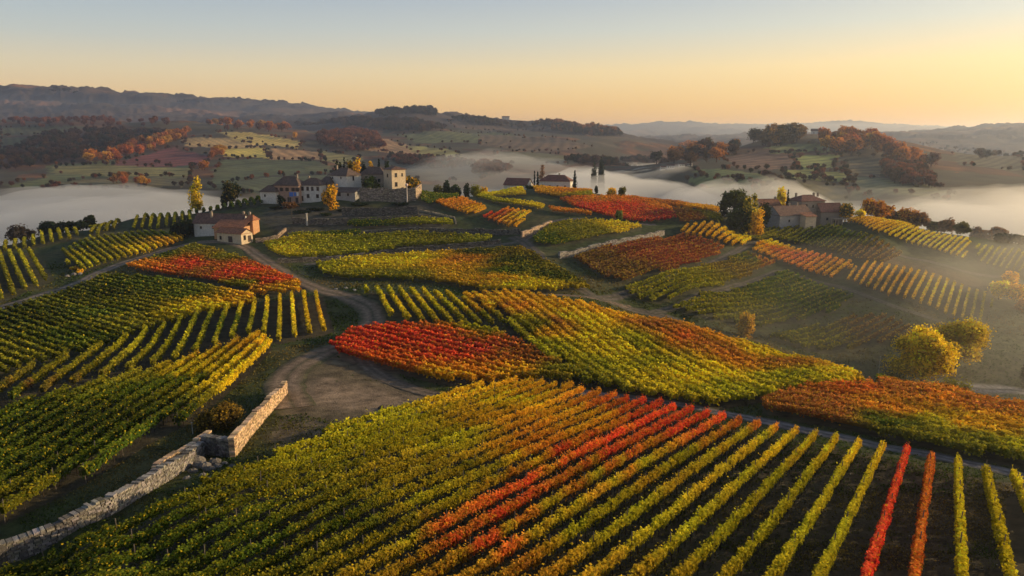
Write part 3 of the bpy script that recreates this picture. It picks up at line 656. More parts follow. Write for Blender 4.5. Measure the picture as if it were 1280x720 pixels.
# shared trunk and post meshes
def trunk_mesh(seed):
    b = Buf(); q = np.random.RandomState(seed); a = q.uniform(-.06,.06,4)
    tube(b, [(0,0,-.15),(a[0],a[1],.3),(a[2],a[3],.62),(a[2]*.5,a[3]+.05,.9)], [.05,.04,.036,.028], 5, (.05,.035,.022)); return b.mesh('vine_trunk', [M_wood])
def post_mesh():
    b = Buf(); tube(b, [(0,0,-.2),(0,0,1.0),(.01,0,2.42)], [.045,.045,.04], 6, (.13,.11,.09)); return b.mesh('post', [M_wood])
TRM = [trunk_mesh(i) for i in range(4)]; PSM = post_mesh()
nch = 0
for r in ind:
    f = FIELDS[r['f']]; rng = np.random.RandomState((r['f']*997+r['k']*13) % 100000)
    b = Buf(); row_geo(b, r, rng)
    root = b.obj('vine_row', [M_leaf])
    c = rowcolor(r, f, *[np.linspace(r['a'][i], r['b'][i], 9) for i in (0,1)]).mean(0)
    tag(root, '%s row%s, %s from %s, %s' % (cname(c), r['piece'], ordinal(r['n']), f['from'], f['desc']), 'vine row', 'vine rows of the '+f['desc'])
    d = (r['b']-r['a'])/r['ln']
    if f['post']:
        fg = f['rowcol'] == 'fg'
        step = 1.5 if (fg and r['topx'] > 820) or (not fg and r['n'] <= 2) else (3.0 if not fg else 99)
        if not fg and r['n'] > 5: step = 99
        t = 0.4
        cnt = 0
        while t < r['ln'] and cnt < 60 and step < 50:
            q = r['a']+d*t; X, Yp, _ = proj((q[0],q[1],H1(*q)))
            if -10 < X < 1290 and Yp < 735:
                o = link('vine_trunk', TRM[rng.randint(4)], root, (q[0],q[1],H1(*q))); o.rotation_euler = (0,0,rng.uniform(0,6.28)); cnt += 1; nch += 1
            t += step*rng.uniform(.85,1.15)
        t = 0.1; cnt = 0
        pst = 6.0 if fg else 8.0
        while t < r['ln'] and cnt < 30:
            q = r['a']+d*t; X, Yp, _ = proj((q[0],q[1],H1(*q)))
            if -10 < X < 1290 and Yp < 735 and (fg or r['n'] <= 4):
                o = link('post', PSM, root, (q[0],q[1],H1(*q))); o.rotation_euler = (rng.uniform(-.04,.04),rng.uniform(-.04,.04),0); cnt += 1; nch += 1
            t += pst
b = Buf()
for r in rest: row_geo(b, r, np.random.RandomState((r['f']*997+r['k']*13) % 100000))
o = b.obj('distant_vine_rows', [M_leaf]); tag(o, 'smaller vine rows of the farther vineyard plots, green to rust', 'vine rows', kind='stuff')
print('row children', nch, 'rest verts', b.n, time.time()-T0)
# ------------------------------------------------------------------ trees
def crown(b, blobs, ls, cov, col, rng, var=.35, core=True, tip=None):
    col = np.array(col); zt = max(q[2]+q[5] for q in blobs); zb = min(q[2]-q[5] for q in blobs)
    for (cx,cy,cz_,rx,ry,rz) in blobs:
        area = 4*math.pi*((rx*ry)**1.6/3+(rx*rz)**1.6/3+(ry*rz)**1.6/3)**(1/1.6)
        nl = max(12,int(area*cov/(ls*ls)))
        d = rng.normal(0,1,(nl,3)); d /= np.linalg.norm(d,axis=1)[:,None]
        rr = np.clip(rng.normal(.92,.16,nl),.35,1.3)*(0.75+.5*fbm(d[:,0]*2.2+cx, d[:,2]*2.2+d[:,1]*1.7+cy, 7, 3))
        P = d*np.array([rx,ry,rz])*rr[:,None]+np.array([cx,cy,cz_])
        N = d/np.array([rx,ry,rz]); N /= np.linalg.norm(N,axis=1)[:,None]
        Q, Fl = leaf_quads(P, N, ls, rng, 1.1)
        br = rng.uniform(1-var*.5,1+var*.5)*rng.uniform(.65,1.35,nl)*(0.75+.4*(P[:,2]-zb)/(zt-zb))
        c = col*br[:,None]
        if tip is not None:
            m = rng.rand(nl) < .3; c[m] = (np.array(tip)*rng.uniform(.6,1.2,(m.sum(),1)))
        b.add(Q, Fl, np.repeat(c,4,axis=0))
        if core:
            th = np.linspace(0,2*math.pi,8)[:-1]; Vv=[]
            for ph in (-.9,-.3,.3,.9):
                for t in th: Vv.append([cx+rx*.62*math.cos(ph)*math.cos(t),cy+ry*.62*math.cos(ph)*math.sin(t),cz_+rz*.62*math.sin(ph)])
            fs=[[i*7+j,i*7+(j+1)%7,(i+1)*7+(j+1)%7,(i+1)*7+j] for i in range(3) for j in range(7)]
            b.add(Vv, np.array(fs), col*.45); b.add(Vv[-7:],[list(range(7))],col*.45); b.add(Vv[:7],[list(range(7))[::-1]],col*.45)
def blobs_for(kind, h, w, rng):
    B_=[]; r = w/2*(1.22 if kind in ('broad','round','tall') else 1.05)
    if kind == 'broad':
        z0 = h*.22
        for i in range(34):
            a = rng.uniform(0,6.28); t = rng.uniform(0,1)**.8; zz = z0+(h-z0)*(.18+.66*t)
            rad = r*.68*math.sin(math.pi*(.22+.62*t))*rng.uniform(.55,1.05); s = r*rng.uniform(.30,.45)
            s *= rng.uniform(.45,.95); rad *= rng.uniform(.7,1.35); B_.append((rad*math.cos(a),rad*math.sin(a),zz,s,s,s*rng.uniform(.75,1.0)))
        B_.append((0,0,h*.55,r*.34,r*.34,h*.24)); B_.append((r*.18,-r*.1,h-r*.26,r*.24,r*.24,r*.26)); B_.append((-r*.3,r*.1,h*.86,r*.22,r*.22,r*.24))
    elif kind == 'tall':
        for i in range(14):
            t = i/13.; a = rng.uniform(0,6.28); zz = h*(.16+.76*t); s = r*(.62-.28*abs(t-.4))*rng.uniform(.8,1.1)
            B_.append((r*.38*math.cos(a),r*.38*math.sin(a),zz,s,s,s*1.15))
    elif kind == 'cypress':
        for i in range(9):
            t = i/8.; s = r*(1.0 if t<.45 else (1-t)*1.6+.1)*rng.uniform(.9,1.05)
            if t<.15: s*=.8
            B_.append((rng.uniform(-.06,.06)*r,rng.uniform(-.06,.06)*r,h*(.10+.84*t),s,s,h*.1))
    elif kind == 'round':
        for i in range(12):
            a = rng.uniform(0,6.28); el = rng.uniform(-.4,1.2); B_.append((r*.5*math.cos(a)*math.cos(el),r*.5*math.sin(a)*math.cos(el),h*.52+h*.28*math.sin(el),r*.45,r*.45,h*.24))
        B_.append((0,0,h*.5,r*.6,r*.6,h*.38))
    elif kind == 'bush':
        for i in range(13):
            a = rng.uniform(0,6.28); q = rng.uniform(.1,.7); s = rng.uniform(.28,.42)
            B_.append((r*q*math.cos(a),r*q*math.sin(a),h*rng.uniform(.3,.68),r*s,r*s,h*s*.85))
        B_.append((0,0,h*.35,r*.6,r*.6,h*.34))
    return B_
def trunk(b, h, w, kind, rng):
    r0 = max(.12,h*.022); col=(.07,.05,.035)
    top = {'broad':.62,'tall':.8,'cypress':.5,'round':.55,'bush':.4}[kind]
    pts=[(0,0,-.6),(0,0,.02*h),(rng.uniform(-.02,.02)*h,rng.uniform(-.02,.02)*h,.28*h),(rng.uniform(-.03,.03)*h,rng.uniform(-.03,.03)*h,top*h)]
    tube(b, pts, [r0*1.35,r0,r0*.75,r0*.3], 8, col)
    if kind != 'cypress':
        for i in range(7):
            t = rng.uniform(.2,.95); a = rng.uniform(0,6.28); z = h*(.14+.45*t); L_ = w*.36*(1-.4*t)
            tube(b, [(0,0,z),(L_*.5*math.cos(a),L_*.5*math.sin(a),z+L_*.3),(L_*math.cos(a),L_*math.sin(a),z+L_*.8)], [r0*.45,r0*.3,r0*.1], 5, col)
def at(px, Y):
    u,_ = ray(px,300)
    for _ in range(4):
        p = (u*Y, Y, H1(u*Y,Y)); u = ray(px, proj(p)[1])[0]
    return np.array(p)
NT = 0
def tree(name, px, base, top, wpx, kind, col, label, Y=None, cat='tree', group=None, tip=None, lsf=.0027, cov=.85):
    p = hit(px, base) if Y is None else at(px, Y)
    d = proj(p)[2]; s = ray(px, top)[1]; ztop = CZ+s*p[1]; h = max(ztop-p[2], 1.0); w = wpx*d/F
    rng = np.random.RandomState(int(px*7+top*3) % 99999)
    root = link(name, None, None, tuple(p)); tag(root, label, cat, group)
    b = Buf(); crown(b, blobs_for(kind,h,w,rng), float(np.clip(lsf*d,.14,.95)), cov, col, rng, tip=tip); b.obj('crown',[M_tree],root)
    b = Buf(); trunk(b,h,w,kind,rng); b.obj('trunk',[M_wood],root)
    root.rotation_euler=(0,0,rng.uniform(0,6.28)); return root
yel=(.95,.66,.03); yo=(.92,.50,.025); dgr=(.022,.035,.010); grn=(.05,.075,.012); olv=(.12,.11,.015); ora=(.52,.20,.025); brn=(.22,.11,.04); cyp=(.012,.022,.008); yg_=(.26,.25,.015)
tree('autumn_tree',1151,0,411,76,'broad',yel,'large yellow autumn tree standing in the misty hollow, the nearer of the pair',Y=172,tip=(.95,.62,.04))
tree('autumn_tree',1196,0,400,62,'broad',(1,.66,.04),'golden orange tree leaning out behind the large yellow tree in the hollow',Y=190)
tree('shrub',1190,0,474,44,'bush',yg_,'rounded yellow green shrub at the foot of the golden trees',Y=168,cat='shrub')
tree('shrub',1122,0,466,40,'bush',olv,'olive shrub beside the trunk of the large yellow tree',Y=166,cat='shrub')
tree('broadleaf_tree',918,0,236,32,'broad',(.085,.10,.015),'dark green tree, widest of the tall clump beside the right farm',Y=322)
tree('cypress',905,0,240,12,'cypress',cyp,'dark cypress at the left edge of the tall clump',Y=326)
tree('broadleaf_tree',925,0,258,30,'round',grn,'low dark tree under the tall clump beside the yellow plot',Y=314)
tree('poplar',936,0,243,19,'tall',yg_,'tall yellow green poplar on the right side of the clump',Y=313,tip=yel)
tree('poplar',944,0,262,17,'tall',yo,'short orange yellow tree at the front of the clump',Y=309)
tree('broadleaf_tree',954,0,253,16,'round',dgr,'dark leafy tree against the grey farm gable',Y=322)
tree('autumn_tree',932,422,391,19,'tall',yo,'single small golden tree beside the valley track')
tree('poplar',247,0,223,15,'tall',yel,'yellow poplar alone on the left crest above the fog',Y=338,tip=yg_)
tree('broadleaf_tree',291,0,227,22,'round',dgr,'dark umbrella shaped tree on the left crest near the yellow poplar',Y=349,tip=(.2,.15,.02))
tree('shrub',281,0,240,12,'bush',dgr,'low dark shrub left of the umbrella shaped tree',Y=349,cat='shrub')
tree('broadleaf_tree',973,0,234,13,'round',yel,'yellow round topped tree above the farm roofs',Y=352)
tree('cypress',982,0,237,5,'cypress',cyp,'thin dark cypress rising behind the farm barn',Y=346)
tree('broadleaf_tree',1056,0,254,18,'round',olv,'rounded olive green tree right of the farm',Y=334,tip=yo)
tree('broadleaf_tree',1074,0,262,11,'round',yel,'little yellow tree at the top corner of the golden rows',Y=337)
for px,Y,tp,w_,c_,lb in ((1093,352,251,36,ora,'large orange tree behind the upper end of the golden rows'),(1110,368,264,26,brn,'brown tree in the haze behind the golden rows'),(1130,366,261,32,ora,'broad orange tree half hidden by haze behind the crest'),(1147,362,265,26,brn,'rusty tree on the right of the hazy orange trees'),
    (1168,356,278,20,olv,'low olive tree where the hazy tree line drops'),(1180,352,275,22,brn,'brown tree behind the middle of the golden crest rows'),(1201,340,280,20,olv,'olive and gold tree standing on the crest'),(1220,372,283,17,brn,'faded tree just left of the round hazy tree'),(1245,375,283,20,brn,'round hazy tree above the right end of the crest'),
    (1232,372,287,16,brn,'small faded tree in the fog at the right'),(1255,322,294,22,dgr,'dark green tree at the right end of the golden rows'),(1274,320,296,26,dgr,'dark tree at the right edge of the picture on the crest')):
    tree('autumn_tree',px,0,tp,w_,'broad',c_,lb,Y=Y,tip=yo if c_ is ora else None)
tree('autumn_tree',1248,0,350,21,'round',yel,'bright yellow ball shaped tree at the right edge of the slope',Y=246)
tree('autumn_tree',1270,0,355,26,'round',yo,'orange tree right of the bright yellow ball shaped tree',Y=243)
tree('autumn_tree',1280,0,374,28,'bush',ora,'low orange tree cut by the right border of the picture',Y=236)
tree('shrub',1262,0,338,26,'bush',yo,'golden shrub above the yellow ball shaped tree',Y=260,cat='shrub')
tree('broadleaf_tree',1281,0,456,12,'tall',dgr,'dark slim tree at the right border in the hollow',Y=183)
# village
tree('cypress',432,0,198,6,'cypress',cyp,'dark cypress behind the main white villa block, left one',Y=362)
tree('autumn_tree',439,0,201,12,'round',olv,'olive tree between the cypress and golden tree behind the villa roof',Y=366,tip=yo)
tree('autumn_tree',447,0,197,12,'tall',yo,'golden tree rising behind the villa roof',Y=364)
tree('autumn_tree',466,0,200,7,'tall',yo,'slim golden tree left of the pointed villa cypress',Y=366)
tree('autumn_tree',455,0,203,10,'round',dgr,'dark tree between the two golden trees behind the villa',Y=366)
tree('cypress',475,0,198,6,'cypress',cyp,'pointed dark cypress left of the lit villa tower',Y=362)
tree('autumn_tree',514,0,221,21,'round',olv,'yellow green tree right of the lit villa tower',Y=352,tip=yo)
tree('autumn_tree',413,0,233,18,'tall',yo,'golden two tiered tree in front of the villa wing',Y=318,tip=olv)
tree('shrub',466,0,219,26,'bush',grn,'ivy green shrubs in front of the dark middle wing',Y=340,cat='shrub')
tree('shrub',395,0,262,22,'bush',dgr,'dark garden shrub below the white row house',Y=318,cat='shrub')
tree('shrub',362,0,252,20,'bush',brn,'reddish brown bush under the blue laundry',Y=322,cat='shrub')
tree('shrub',345,0,262,20,'bush',dgr,'dark shrub below the small white annex',Y=322,cat='shrub')
tree('shrub',377,0,266,24,'bush',dgr,'dark shrub on the garden terrace left of the golden tree',Y=312,cat='shrub')
tree('shrub',430,0,266,20,'bush',dgr,'dark shrub on the terrace right of the golden tree',Y=314,cat='shrub')
tree('broadleaf_tree',424,0,203,11,'round',dgr,'dark tree behind the left end of the villa roof',Y=366)
tree('broadleaf_tree',484,0,204,10,'round',dgr,'dark tree behind the gap between villa and tower house',Y=368)
tree('shrub',352,0,243,12,'bush',dgr,'dark shrub before the pinkish row house, left side',Y=328,cat='shrub')
tree('shrub',408,0,266,16,'bush',grn,'green shrub on the garden terrace under the golden tree',Y=306,cat='shrub')
tree('shrub',450,0,262,22,'bush',dgr,'dark creeper heap at the foot of the high terrace wall',Y=326,cat='shrub')
tree('shrub',500,0,262,26,'bush',dgr,'dark bushes at the right foot of the high terrace wall',Y=326,cat='shrub')
tree('shrub',530,0,247,12,'bush',olv,'olive shrub beyond the end of the terrace wall',Y=344,cat='shrub')
# crest beyond the villa
for px,Y,tp,w_,c_,lb in ((548,372,232,12,olv,'olive tree on the crest right of the villa, leftmost'),(559,378,226,10,dgr,'taller dark tree in the crest garden'),(570,374,231,14,grn,'green tree in the middle of the crest garden'),(583,372,229,8,dgr,'dark narrow tree in the crest garden'),(594,376,231,14,yg_,'yellow green tree at the right end of the crest garden'),(605,380,233,10,yo,'small golden tree beside the crest garden')):
    tree('garden_tree',px,0,tp,w_,'round',c_,lb,Y=Y)
tree('cypress',718,0,213,6.5,'cypress',cyp,'tall dark cypress right of the white farmhouse',Y=388)
tree('cypress',672,0,216,4.5,'cypress',cyp,'short cypress between barn and white farmhouse',Y=398)
tree('cypress',668,0,215,3,'cypress',cyp,'thin cypress just right of the barn gable',Y=404)
tree('shrub',663,0,231,14,'bush',grn,'green shrub in front of the barn gable',Y=386,cat='shrub')
tree('shrub',676,0,231,10,'bush',olv,'olive shrub at the left end of the white farmhouse',Y=383,cat='shrub')
tree('garden_tree',764,0,234,12,'round',yo,'golden round bush on the crest above the fog, left one',Y=386)
tree('garden_tree',778,0,233,11,'round',olv,'olive round tree on the crest above the fog, right one',Y=384)
tree('garden_tree',745,0,233,4,'round',dgr,'tiny dark tree at the end of the farmhouse terrace',Y=380)
tree('young_tree',773,279,263,10,'round',(.16,.22,.05),'small pale green tree between the red vineyard and the green plot')
# left edge
tree('bare_tree',27,0,283,30,'broad',(.10,.08,.06),'thin brownish tree at the far left crest',Y=300,cov=.35)
for px,tp,w_,lb in ((62,277,20,'dark evergreen tree, first of the clump on the left crest'),(75,276,20,'dark evergreen tree in the middle of the left crest clump'),(89,277,18,'dark evergreen tree, last of the left crest clump'),(101,276,16,'dark green tree beside the evergreen clump')):
    tree('evergreen_tree',px,0,tp,w_,'round',dgr,lb,Y=312,group='evergreens on the left crest')
tree('evergreen_tree',114,0,269,13,'round',dgr,'small dark tree standing apart right of the evergreen clump',Y=318)
tree('shrub',236,0,270,22,'bush',dgr,'dark bush left of the orange roofed cottage',Y=282,cat='shrub')
tree('shrub',222,0,277,16,'bush',dgr,'low dark bush at the end of the cottage hedge',Y=283,cat='shrub')
tree('shrub',277,0,503,60,'bush',(.19,.125,.03),'rusty green bush growing behind the ruined wall corner',Y=84.5,cat='shrub',tip=(.5,.3,.03),cov=.8)
tree('shrub',311,0,541,18,'bush',(.16,.12,.02),'yellowish weeds at the foot of the sunlit wall',Y=85,cat='shrub',cov=.6)
tree('shrub',94,0,333,12,'bush',yo,'small golden bush beside the left gravel track',Y=222,cat='shrub')
tree('shrub',100,0,336,12,'bush',yo,'golden bush nearest the left gravel track',Y=217,cat='shrub')
tree('broadleaf_tree',741,0,203,8,'round',dgr,'left of two dark trees rising out of the fog',Y=640); tree('broadleaf_tree',750,0,202,9,'round',dgr,'right of two dark trees rising out of the fog',Y=645)
tree('broadleaf_tree',677,0,204,9,'tall',brn,'faint pointed tree in the fog beyond the farmhouse',Y=700)
# far trees: shared meshes, tinted one by one
FT = []
for i in range(6):
    rng = np.random.RandomState(100+i); b = Buf(); h = 1.0; w_ = rng.uniform(.75,1.0)
    bl = blobs_for('round' if i%2 else 'broad', h, w_, rng)[::2]+[(0,0,.56,w_*.33,w_*.33,.30)]
    crown(b, bl, .085, .8, (1,1,1), rng, core=True); tube(b,[(0,0,-.1),(0,0,.62)],[.03,.02],5,(.2,.15,.1)); FT.append(b.mesh('tree',[M_tree]))
FARB = Buf(); NFT = [0]
def far_trees(n, poly, hm, cols, name, label, group, seed, stuff=False, line=False, ywin=None):
    rng = np.random.RandomState(seed)
    if line: pts = [hit(*p) for p in poly]
    pw = np.array([hit(*p)[:2] for p in poly]); got = 0; tries = 0
    while got < n and tries < n*60:
        tries += 1
        if line:
            t = rng.uniform(0,len(pts)-1.001); i = int(t); q = pts[i][:2]*(1-(t-i))+pts[i+1][:2]*(t-i); q = q+rng.normal(0,1.0 if stuff else 3.0,2)*q[1]/700
        else:
            q = rng.uniform(pw.min(0),pw.max(0))
            if not in_poly(q[:1],q[1:2],pw)[0]: continue
        hh = hm*rng.uniform(.7,1.25); c = np.array(cols[rng.randint(len(cols))])*rng.uniform(.7,1.25)
        z = H1(*q); got += 1; rt = rng.uniform(0,6.28); sx = rng.uniform(.85,1.25)
        me = FT[rng.randint(6)]
        if stuff:
            nv = len(me.vertices)
            co_ = np.empty(nv*3,np.float32); me.vertices.foreach_get('co',co_); co_=co_.reshape(-1,3)
            cc = np.empty(nv*4,np.float32); me.color_attributes['Col'].data.foreach_get('color',cc); cc=cc.reshape(-1,4)[:,:3]*c
            ca,sa=math.cos(rt),math.sin(rt); P=np.stack([(co_[:,0]*ca-co_[:,1]*sa)*hh*sx+q[0],(co_[:,0]*sa+co_[:,1]*ca)*hh*sx+q[1],co_[:,2]*hh+z-.3],1)
            lv=np.empty(len(me.loops),np.int32); me.loops.foreach_get('vertex_index',lv); lt=np.empty(len(me.polygons),np.int32); me.polygons.foreach_get('loop_total',lt)
            if 'st' not in locals(): pass
            ls_=np.concatenate([[0],np.cumsum(lt)[:-1]]); q4=ls_[lt==4]
            FARB.add(P, lv[q4[:,None]+np.arange(4)[None,:]].astype(np.int64), cc)
        else:
            o = link(name, me, None, (q[0],q[1],z-.3)); o.scale=(hh*sx,hh*sx,hh); o.rotation_euler=(0,0,rt); o.color=(*np.clip(c,0,1),1); tag(o,label,'tree',group); NFT[0]+=1
O_=[(.62,.24,.04),(.46,.17,.04),(.62,.33,.04),(.34,.15,.04),(.50,.15,.04)]; D_=[(.09,.05,.025),(.05,.05,.02),(.14,.075,.03)]; Rr=[(.26,.09,.04),(.17,.07,.04),(.32,.12,.05)]
far_trees(56,[(102,206),(130,196),(165,183),(195,175),(215,168),(235,170),(215,182),(180,192),(150,202),(125,208)],15,O_,'autumn_tree','orange autumn tree in the belt climbing the left hillside','belt of orange trees on the left hillside',1)
far_trees(50,[(205,168),(240,158),(290,155),(340,160),(385,168),(392,178),(345,172),(290,166),(245,172)],17,O_[:3]+Rr,'autumn_tree','rust orange tree on the upper part of the left hillside','rust orange trees on the upper left hillside',2)
far_trees(12,[(253,214),(262,205),(270,196),(276,191)],12,O_[:3],'autumn_tree','orange tree in the short row down the left hillside','short row of orange trees between the hillside fields',3,line=True)
far_trees(9,[(140,232),(150,228),(165,230),(178,234)],11,O_,'autumn_tree','pale orange tree on the shore of the left fog','small group of orange trees at the left fog shore',4,line=True)
far_trees(30,[(938,180),(960,174),(1008,172),(1010,180),(960,184)],19,[(.17,.11,.03),(.08,.07,.02),(.30,.16,.03)],'ridge_tree','dark olive tree on top of the right hill','dark trees along the top of the right hill',5)
far_trees(46,[(1018,180),(1040,174),(1090,176),(1108,192),(1070,196),(1020,190)],19,O_,'autumn_tree','orange tree in the wood on the right hill','orange wood on the right hill',6)
far_trees(20,[(1108,194),(1150,200),(1165,210),(1120,208)],17,Rr+O_[:1],'autumn_tree','rusty tree at the lower end of the right hill wood','rusty trees below the orange wood',7)
far_trees(24,[(818,205),(850,198),(895,196),(905,204),(860,211),(822,215)],20,D_+O_[:1],'ridge_tree','dark tree on the wooded nose above the fog','wooded nose above the fog',8)
# woods that read as one mass
for n_,pl,hm,cl,sd in ((260,[(0,195),(60,168),(130,163),(210,166),(190,178),(120,195),(60,205),(0,215)],14,D_,21),(120,[(0,158),(60,152),(150,152),(230,152),(230,158),(100,160)],15,Rr,22),(220,[(395,170),(440,162),(470,170),(480,186),(440,190),(400,182)],16,Rr,23),
    (260,[(370,158),(420,152),(470,152),(560,160),(530,166),(440,160)],20,D_,24),(60,[(470,143),(500,141),(545,141),(545,145),(480,147)],24,D_[:2],25),(90,[(665,158),(690,156),(740,161),(780,170),(740,170),(690,162)],24,D_+O_[:2],26),
    (70,[(560,148),(640,156),(670,158),(600,156)],18,D_,27),(120,[(1100,205),(1150,212),(1165,235),(1120,232)],15,D_[:1]+Rr[:1],28),(110,[(845,190),(880,184),(925,188),(925,194),(860,199)],22,O_[:2]+D_,29),(90,[(600,206),(640,212),(620,222),(590,218)],12,Rr[:2],30),
    (120,[(1150,178),(1220,186),(1280,194),(1280,200),(1200,198)],14,D_,31),(60,[(60,115),(85,112),(100,115)],16,D_[:2],32),(50,[(215,126),(245,127),(250,130)],16,D_[:2],33),(150,[(700,205),(780,200),(820,196),(820,202),(760,208)],15,D_,34),(140,[(480,196),(560,200),(600,206),(560,212),(500,206)],11,Rr[:2]+D_,35)):
    far_trees(int(n_*1.7),pl,hm*.72,cl,'','','',sd,stuff=True)
for i_, (pl, c_) in enumerate(PATCH):
    far_trees(34, pl+[pl[0]], 5, D_+D_+Rr, '','','', 200+i_, stuff=True, line=True)
o = FARB.obj('distant_woods',[M_tree]); tag(o,'dark and rusty woods covering the far hills','woods',kind='stuff')
print('trees', NFT, time.time()-T0)
# ------------------------------------------------------------------ buildings
def wall_mat(name, col, scale=1.2, low=.75, high=1.15):
    m, nt, out = new_mat(name); L = nt.links.new
    geo = nd(nt,'ShaderNodeTexCoord'); n1 = nd(nt,'ShaderNodeTexNoise', i_Scale=scale, i_Detail=6.0, i_Roughness=.65); L(geo.outputs['Object'], n1.inputs['Vector'])
    mp = nd(nt,'ShaderNodeMapRange', i_1=.3, i_2=.7, i_3=low, i_4=high); L(n1.outputs[0], mp.inputs[0])
    rgb = nd(nt,'ShaderNodeVectorMath', operation='SCALE'); rgb.inputs[0].default_value = col; L(mp.outputs[0], rgb.inputs['Scale'])
    b = nd(nt,'ShaderNodeBsdfPrincipled', i_Roughness=.9); L(rgb.outputs[0], b.inputs['Base Color'])
    n2 = nd(nt,'ShaderNodeTexNoise', i_Scale=8.0, i_Detail=4.0); L(geo.outputs['Object'], n2.inputs['Vector']); bp = nd(nt,'ShaderNodeBump', i_Strength=.4, i_Distance=.05); L(n2.outputs[0], bp.inputs['Height']); L(bp.outputs[0], b.inputs['Normal'])
    L(b.outputs[0], out.inputs[0]); return m
def roof_mat(name, col):
    m, nt, out = new_mat(name); L = nt.links.new
    tc_ = nd(nt,'ShaderNodeTexCoord'); br = nd(nt,'ShaderNodeTexBrick', i_Scale=1.0); L(tc_.outputs['Object'], br.inputs['Vector'])
    br.inputs['Color1'].default_value=(*[c*.7 for c in col],1); br.inputs['Color2'].default_value=(*[min(1,c*1.35) for c in col],1); br.inputs['Mortar'].default_value=(*[c*.35 for c in col],1)
    br.inputs['Brick Width'].default_value=.45; br.inputs['Row Height'].default_value=.4; br.inputs['Mortar Size'].default_value=.03
    n1 = nd(nt,'ShaderNodeTexNoise', i_Scale=.9, i_Detail=5.0); L(tc_.outputs['Object'], n1.inputs['Vector']); mp = nd(nt,'ShaderNodeMapRange', i_1=.3, i_2=.7, i_3=.65, i_4=1.2); L(n1.outputs[0], mp.inputs[0])
    sc_ = nd(nt,'ShaderNodeVectorMath', operation='SCALE'); L(br.outputs[0], sc_.inputs[0]); L(mp.outputs[0], sc_.inputs['Scale'])
    b = nd(nt,'ShaderNodeBsdfPrincipled', i_Roughness=.85); L(sc_.outputs[0], b.inputs['Base Color']); L(b.outputs[0], out.inputs[0]); return m
W_white=wall_mat('plaster_white',(.62,.60,.56)); W_cream=wall_mat('plaster_cream',(.60,.48,.33)); W_pink=wall_mat('plaster_pink',(.42,.27,.20)); W_stone=wall_mat('rubble_stone',(.30,.25,.20),3,.55,1.3); W_ora=wall_mat('plaster_orange',(.52,.28,.14)); W_grey=wall_mat('plaster_grey',(.34,.33,.32))
R_dark=roof_mat('roof_dark',(.125,.08,.06)); R_brown=roof_mat('roof_brown',(.16,.085,.06)); R_or=roof_mat('roof_terracotta',(.34,.13,.06)); R_red=roof_mat('roof_red',(.20,.075,.05))
M_dark=wall_mat('window_frame',(.07,.045,.035)); M_white=wall_mat('white_paint',(.7,.7,.68)); M_blue=wall_mat('blue_cloth',(.05,.16,.55))
def glass_mat():
    m, nt, out = new_mat('window_glass'); b = nd(nt,'ShaderNodeBsdfPrincipled', i_Roughness=.12); b.inputs['Base Color'].default_value=(.02,.022,.026,1); nt.links.new(b.outputs[0], out.inputs[0]); return m
M_glass = glass_mat()
